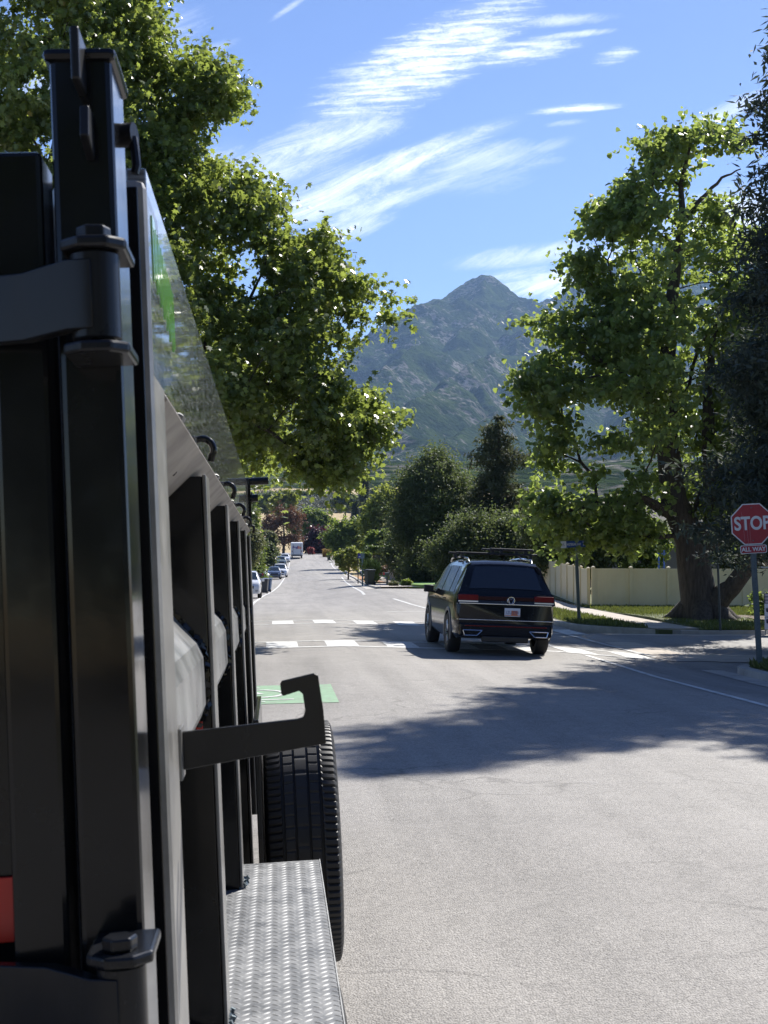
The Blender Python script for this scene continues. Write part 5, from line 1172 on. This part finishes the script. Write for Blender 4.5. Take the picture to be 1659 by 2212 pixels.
for i, (x, t_, hw, lab) in enumerate([(1200,1085,62,'dark leafy tree over the fence return'),(1290,1100,58,'shaded tree behind the street name sign'),(1385,1110,55,'shaded tree between the blue frame and the street name sign'),(1600,1090,80,'dark tree behind the fence right of the big trunk')]):
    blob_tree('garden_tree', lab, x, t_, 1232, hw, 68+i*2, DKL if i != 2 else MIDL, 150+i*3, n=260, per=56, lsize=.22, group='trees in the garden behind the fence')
# unseen trees added behind the viewer to put dark reflections in the paint
for i, (X, Y) in enumerate([(-9,-14),(-2,-19),(6,-16),(13,-20),(-16,-20),(20,-14)]):
    rg_ = np.random.default_rng(300+i); C = rg_.normal(0, 1, (150, 3)); C /= np.linalg.norm(C, axis=1, keepdims=True); C = C*(rg_.uniform(.2, 1, 150)**.4)[:,None]*np.array([4.2,4.2,4.6])+np.array([X, Y, 6.6])
    gz_ = zgf(X, Y); build_tree('unseen_tree', ['added unseen tree second from left behind the viewer','added unseen tree third from left, standing close behind the truck tail','added unseen tree fourth from left behind the viewer','added unseen tree fifth from left behind the viewer','leftmost added unseen tree behind the viewer','rightmost added unseen tree behind the viewer'][i], 'tree', [((X,Y,gz_-.2),.35),((X,Y,gz_+3),.25),((X,Y,gz_+8),.1)], C, 46, .9, .8, .5, 'oval', DKL, BARK, 310+i, group='unseen trees added for reflections', maxlimb=40, trunk_n=8)
# left side
blob_tree('rust_tree', 'reddish brown half dead tree on the left before the crest', 612, 1092, 1186, 40, 290, RUST, 84, n=190, lsize=.5, per=34, thr=.42, group='trees along the far street')
blob_tree('broadleaf_tree', 'grey green bush like tree beside the rust coloured tree', 578, 1150, 1218, 20, 215, OLV, 86, n=110, lsize=.5)
conifer('evergreen_tree', 'light green evergreen on the left above the parked cars', 548, 150, 1078, 36, MIDL, 87, ls=.5, dens=.8, bare=.0, prof=.6, cat='conifer')
blob_tree('broadleaf_tree', 'grey green drooping tree at the end of the truck, over the bins', 512, 1132, 1228, 46, 122, OLV, 88, n=300, lsize=.34, per=56)
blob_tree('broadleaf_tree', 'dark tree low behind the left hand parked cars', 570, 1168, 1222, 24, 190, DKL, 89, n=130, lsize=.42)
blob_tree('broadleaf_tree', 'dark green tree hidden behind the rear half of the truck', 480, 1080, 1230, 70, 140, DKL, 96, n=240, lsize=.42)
for i, (X, Y, lab) in enumerate([(-14,58,'added unseen tree nearest the junction on the left side'),(-13,74,'added tree on the left, unseen behind the truck'),(-22,96,'broad added tree far left, unseen behind the truck'),(-34,70,'added tree farthest left, unseen behind the truck'),(-18,130,'added unseen left hand tree beyond the bins')]):  # unseen trees added so black paint and windows have foliage to reflect
    rg_ = np.random.default_rng(400+i); C = rg_.normal(0, 1, (130, 3)); C /= np.linalg.norm(C, axis=1, keepdims=True); C = C*(rg_.uniform(.2, 1, 130)**.4)[:,None]*np.array([4.5,4.5,4.0])+np.array([X, Y, zgf(X, Y)+6])
    gz_ = zgf(X, Y); build_tree('added_tree', lab, 'tree', [((X,Y,gz_-.2),.3),((X,Y,gz_+3),.22),((X,Y,gz_+7),.1)], C, 50, .9, .8, .4, 'oval', DKL, BARK, 410+i, group='unseen trees added behind the truck', maxlimb=40, trunk_n=8)
# a loose belt of trees above the crest
BEL = 'belt of trees above the road crest'
for i, (x, t_, b_, hw, d, lm, lab) in enumerate([(575,1068,1105,24,520,DKL,'dark scrub oak left of the golden slope'),    (745,1070,1100,26,560,DKL,'dark scrub oak at the right end of the golden slope'),(665,1060,1082,26,760,DKL,'dark thicket above the sage shrubs'),(610,1084,1100,14,560,OLV,'small pale shrub beside the golden grass'),
    (850,1062,1092,30,520,DKL,'dark tree topping the yellow green one'),(905,1060,1100,34,430,OLV,'olive tree peeping left of the dark pointed tree'),(730,1052,1076,26,800,DKL,'distant dark thicket under the poplar'),(820,1056,1080,28,780,DKL,'distant dark thicket right of the poplar')]):
    blob_tree('scrub_tree', lab, x, t_, b_, hw, d, lm, 100+i*3, n=70, per=40, lsize=d*.0035, group=BEL)
# scrub on the golden slope
rgs = np.random.default_rng(9); SC = []
for k in range(2600):
    d = rgs.uniform(640, 780); x = rgs.uniform(480, 980); X, Y = XY(x, d)
    if vnoise(np.array(X/40), np.array(Y/40), 2) < .42: continue
    SC.append((X, Y, zgf(X, Y)+float((fbm(np.array(X/40), np.array(Y/40), 5)-.5))*9*min(1, max(0, (Y-330)/150))+.6, rgs.uniform(1.0, 2.6)))
SC = np.array(SC); rep = np.repeat(np.arange(len(SC)), 60); pt_ = SC[rep,:3]+rgs.normal(0, 1, (len(rep),3))*SC[rep,3:4]*np.array([.8,.8,.35])
V_, k_ = leaves(pt_, 1.1, 'oval', rgs); so = polymesh('sagebrush', V_, k_, leafmat('sage_leaf', (.10,.11,.08), (.24,.24,.19), (.2,.2,.1), .1, .7), rgs.uniform(0, 1, len(rep))); tag(so, 'pale sagebrush scattered over the golden slope', 'sagebrush', kind='stuff')
# hedge with pickets, pampas plant, shrubs, orange bush
def shrub(name, label, x, d, w_, h_, lm, seed, n=60, per=45, ls=.16, dz=.1, cat='shrub', dp=None, group=None, shape='oval', droop=.3, zc=None):
    rg_ = np.random.default_rng(seed); X, Y = XY(x, d); root = empty(name, (X, Y, zgf(X, Y)+dz)); tag(root, label, cat, group); dp = dp or w_
    c = rg_.uniform(-1, 1, (n, 3))*np.array([w_/2, dp/2, h_/2])*.85+np.array([0, 0, h_/2]); rep = np.repeat(np.arange(n), per); p = c[rep]+rg_.normal(0, 1, (len(rep), 3))*min(w_, h_)*.10
    V_, k = leaves(p, ls, shape, rg_, droop=droop); polymesh('foliage', V_, k, lm, np.clip(rg_.normal(.5, .25, len(rep)), 0, 1), root)
    g = MB()
    for q in range(5): g.tube([(rg_.uniform(-.2,.2)*w_, 0, -.1), (rg_.uniform(-.4,.4)*w_, rg_.uniform(-.3,.3)*dp, h_*.8)], [.03,.01], 5)
    g.build('stems', BARKP, root); return root
shrub('hedge', 'clipped bright green hedge behind the dark picket fence', 822, 132, 3.2, .55, HDG, 120, n=260, ls=.2, dz=2.9, dp=1.4, cat='hedge')
shrub('hedge', 'dark end of the hedge beside the blue sign', 790, 129, .9, 1.5, HDG, 121, n=120, ls=.2, dz=1.3, cat='hedge')
pf = empty('picket_fence', (0,0,0)); tag(pf, 'low dark picket fence under the clipped hedge', 'fence'); X0, Y0 = XY(799, 129.5); X1, Y1 = XY(853, 129.5)
for k in range(26):
    f = k/25; x = (X1-X0)*f; g = MB(); g.b2((x-.03,-.02,0), (x+.03,.02,1.35)); g.build('picket', BLACK, pf)
g = MB(); g.b2((0,.02,.4), (X1-X0,.05,.5)); g.build('rail', BLACK, pf); g = MB(); g.b2((0,.02,1.1), (X1-X0,.05,1.2)); g.build('rail', BLACK, pf); pf.location = (X0, Y0, zgf(X0, Y0)+1.25)
shrub('pampas_plant', 'pale grassy clump sprouting above the open bin', 803, 100.5, .9, 1.5, YEL, 122, n=30, per=30, ls=.55, shape='needle', droop=-.8)
shrub('shrub', 'low ragged plant at the foot of the mailbox', 850, 88, .6, .22, OLV, 123, n=30, ls=.16, group='low plants at the driveway')
shrub('shrub', 'dark low plant at the corner of the bright lawn', 878, 90, .5, .35, MIDL, 124, n=40, ls=.16, group='low plants at the driveway')
shrub('shrub', 'dry yellow shrub in front of the red car', 868, 130, .8, .8, YEL, 125, n=50, ls=.22)
shrub('shrub', 'pinkish brown dead shrub in front of the picket fence', 826, 122, 1.0, .7, RUST, 126, n=40, per=26, ls=.16, dz=.9)
shrub('shrub', 'orange leaved shrub at the right end of the hedge', 850, 127, .6, .9, leafmat('orange_leaf', (.20,.07,.03), (.38,.14,.06), (.4,.15,.05), .2, .6), 127, n=30, ls=.18, dz=1.8)
shrub('shrub', 'golden bush by the road crest under the plum trees', 706, 272, 1.7, 1.3, leafmat('gold_leaf', (.35,.20,.05), (.55,.36,.10), (.5,.35,.1), .2, .6), 128, n=40, ls=.3)
shrub('shrub', 'red flowering shrub by the plum tree trunk', 672, 285, 1.2, 1.3, leafmat('red_leaf', (.22,.04,.04), (.40,.08,.06), (.4,.1,.1), .2, .6), 129, n=20, ls=.3)
shrub('shrub', 'leafy weed growing against the fence right of the stop sign post', 1650, 46.5, .8, 1.0, MIDL, 130, n=24, per=20, ls=.14)
shrub('shrub', 'dark shrub at the far left kerb beside the mailbox', 540, 116, 1.6, 1.2, MIDL, 131, n=70, ls=.22)
# grass blades on the corner lawns: tufts nobody could count
def grass(name, label, n, fx, fy, hgt, seed, mt_, dz=.12, keep=None):
    rg_ = np.random.default_rng(seed); X = rg_.uniform(*fx, n); Y = rg_.uniform(*fy, n)
    if keep is not None: k = keep(X, Y); X, Y = X[k], Y[k]
    Z = zg(X, Y)+dz; p = np.stack([X, Y, Z], 1); V_, k_ = leaves(p, hgt, 'needle', rg_, droop=-1.1, sizevar=.5); o = polymesh(name, V_, k_, mt_, rg_.uniform(0, 1, len(X))); return tag(o, label, 'grass', kind='stuff')
GB = leafmat('grass_blade', (.055,.075,.022), (.14,.16,.05), (.24,.28,.06), .25, .7, (.26,.22,.12))
grass('grass', 'short green grass on the lawn in front of the fence', 90000, (9.2,24), (37.9,54.5), .11, 140, GB, .12, keep=lambda X, Y: ~((X > 10.85) & (X < 12.35) & (Y > 38.5)) & (X > 9.2+np.maximum(0, 41.5-Y)**2*.18) & ~((X > 15.3) & (X < 22) & (Y < 44.5) & (rng.uniform(0,1,len(X)) > .12)) & ~((X>10.85)&(X<12.3)))
grass('grass', 'tufted grass on the near corner under the stop sign', 60000, (8.6,13.5), (18,25.6), .10, 141, GB, .14, keep=lambda X, Y: X > 8.66+np.maximum(0, Y-24)**2*.45)
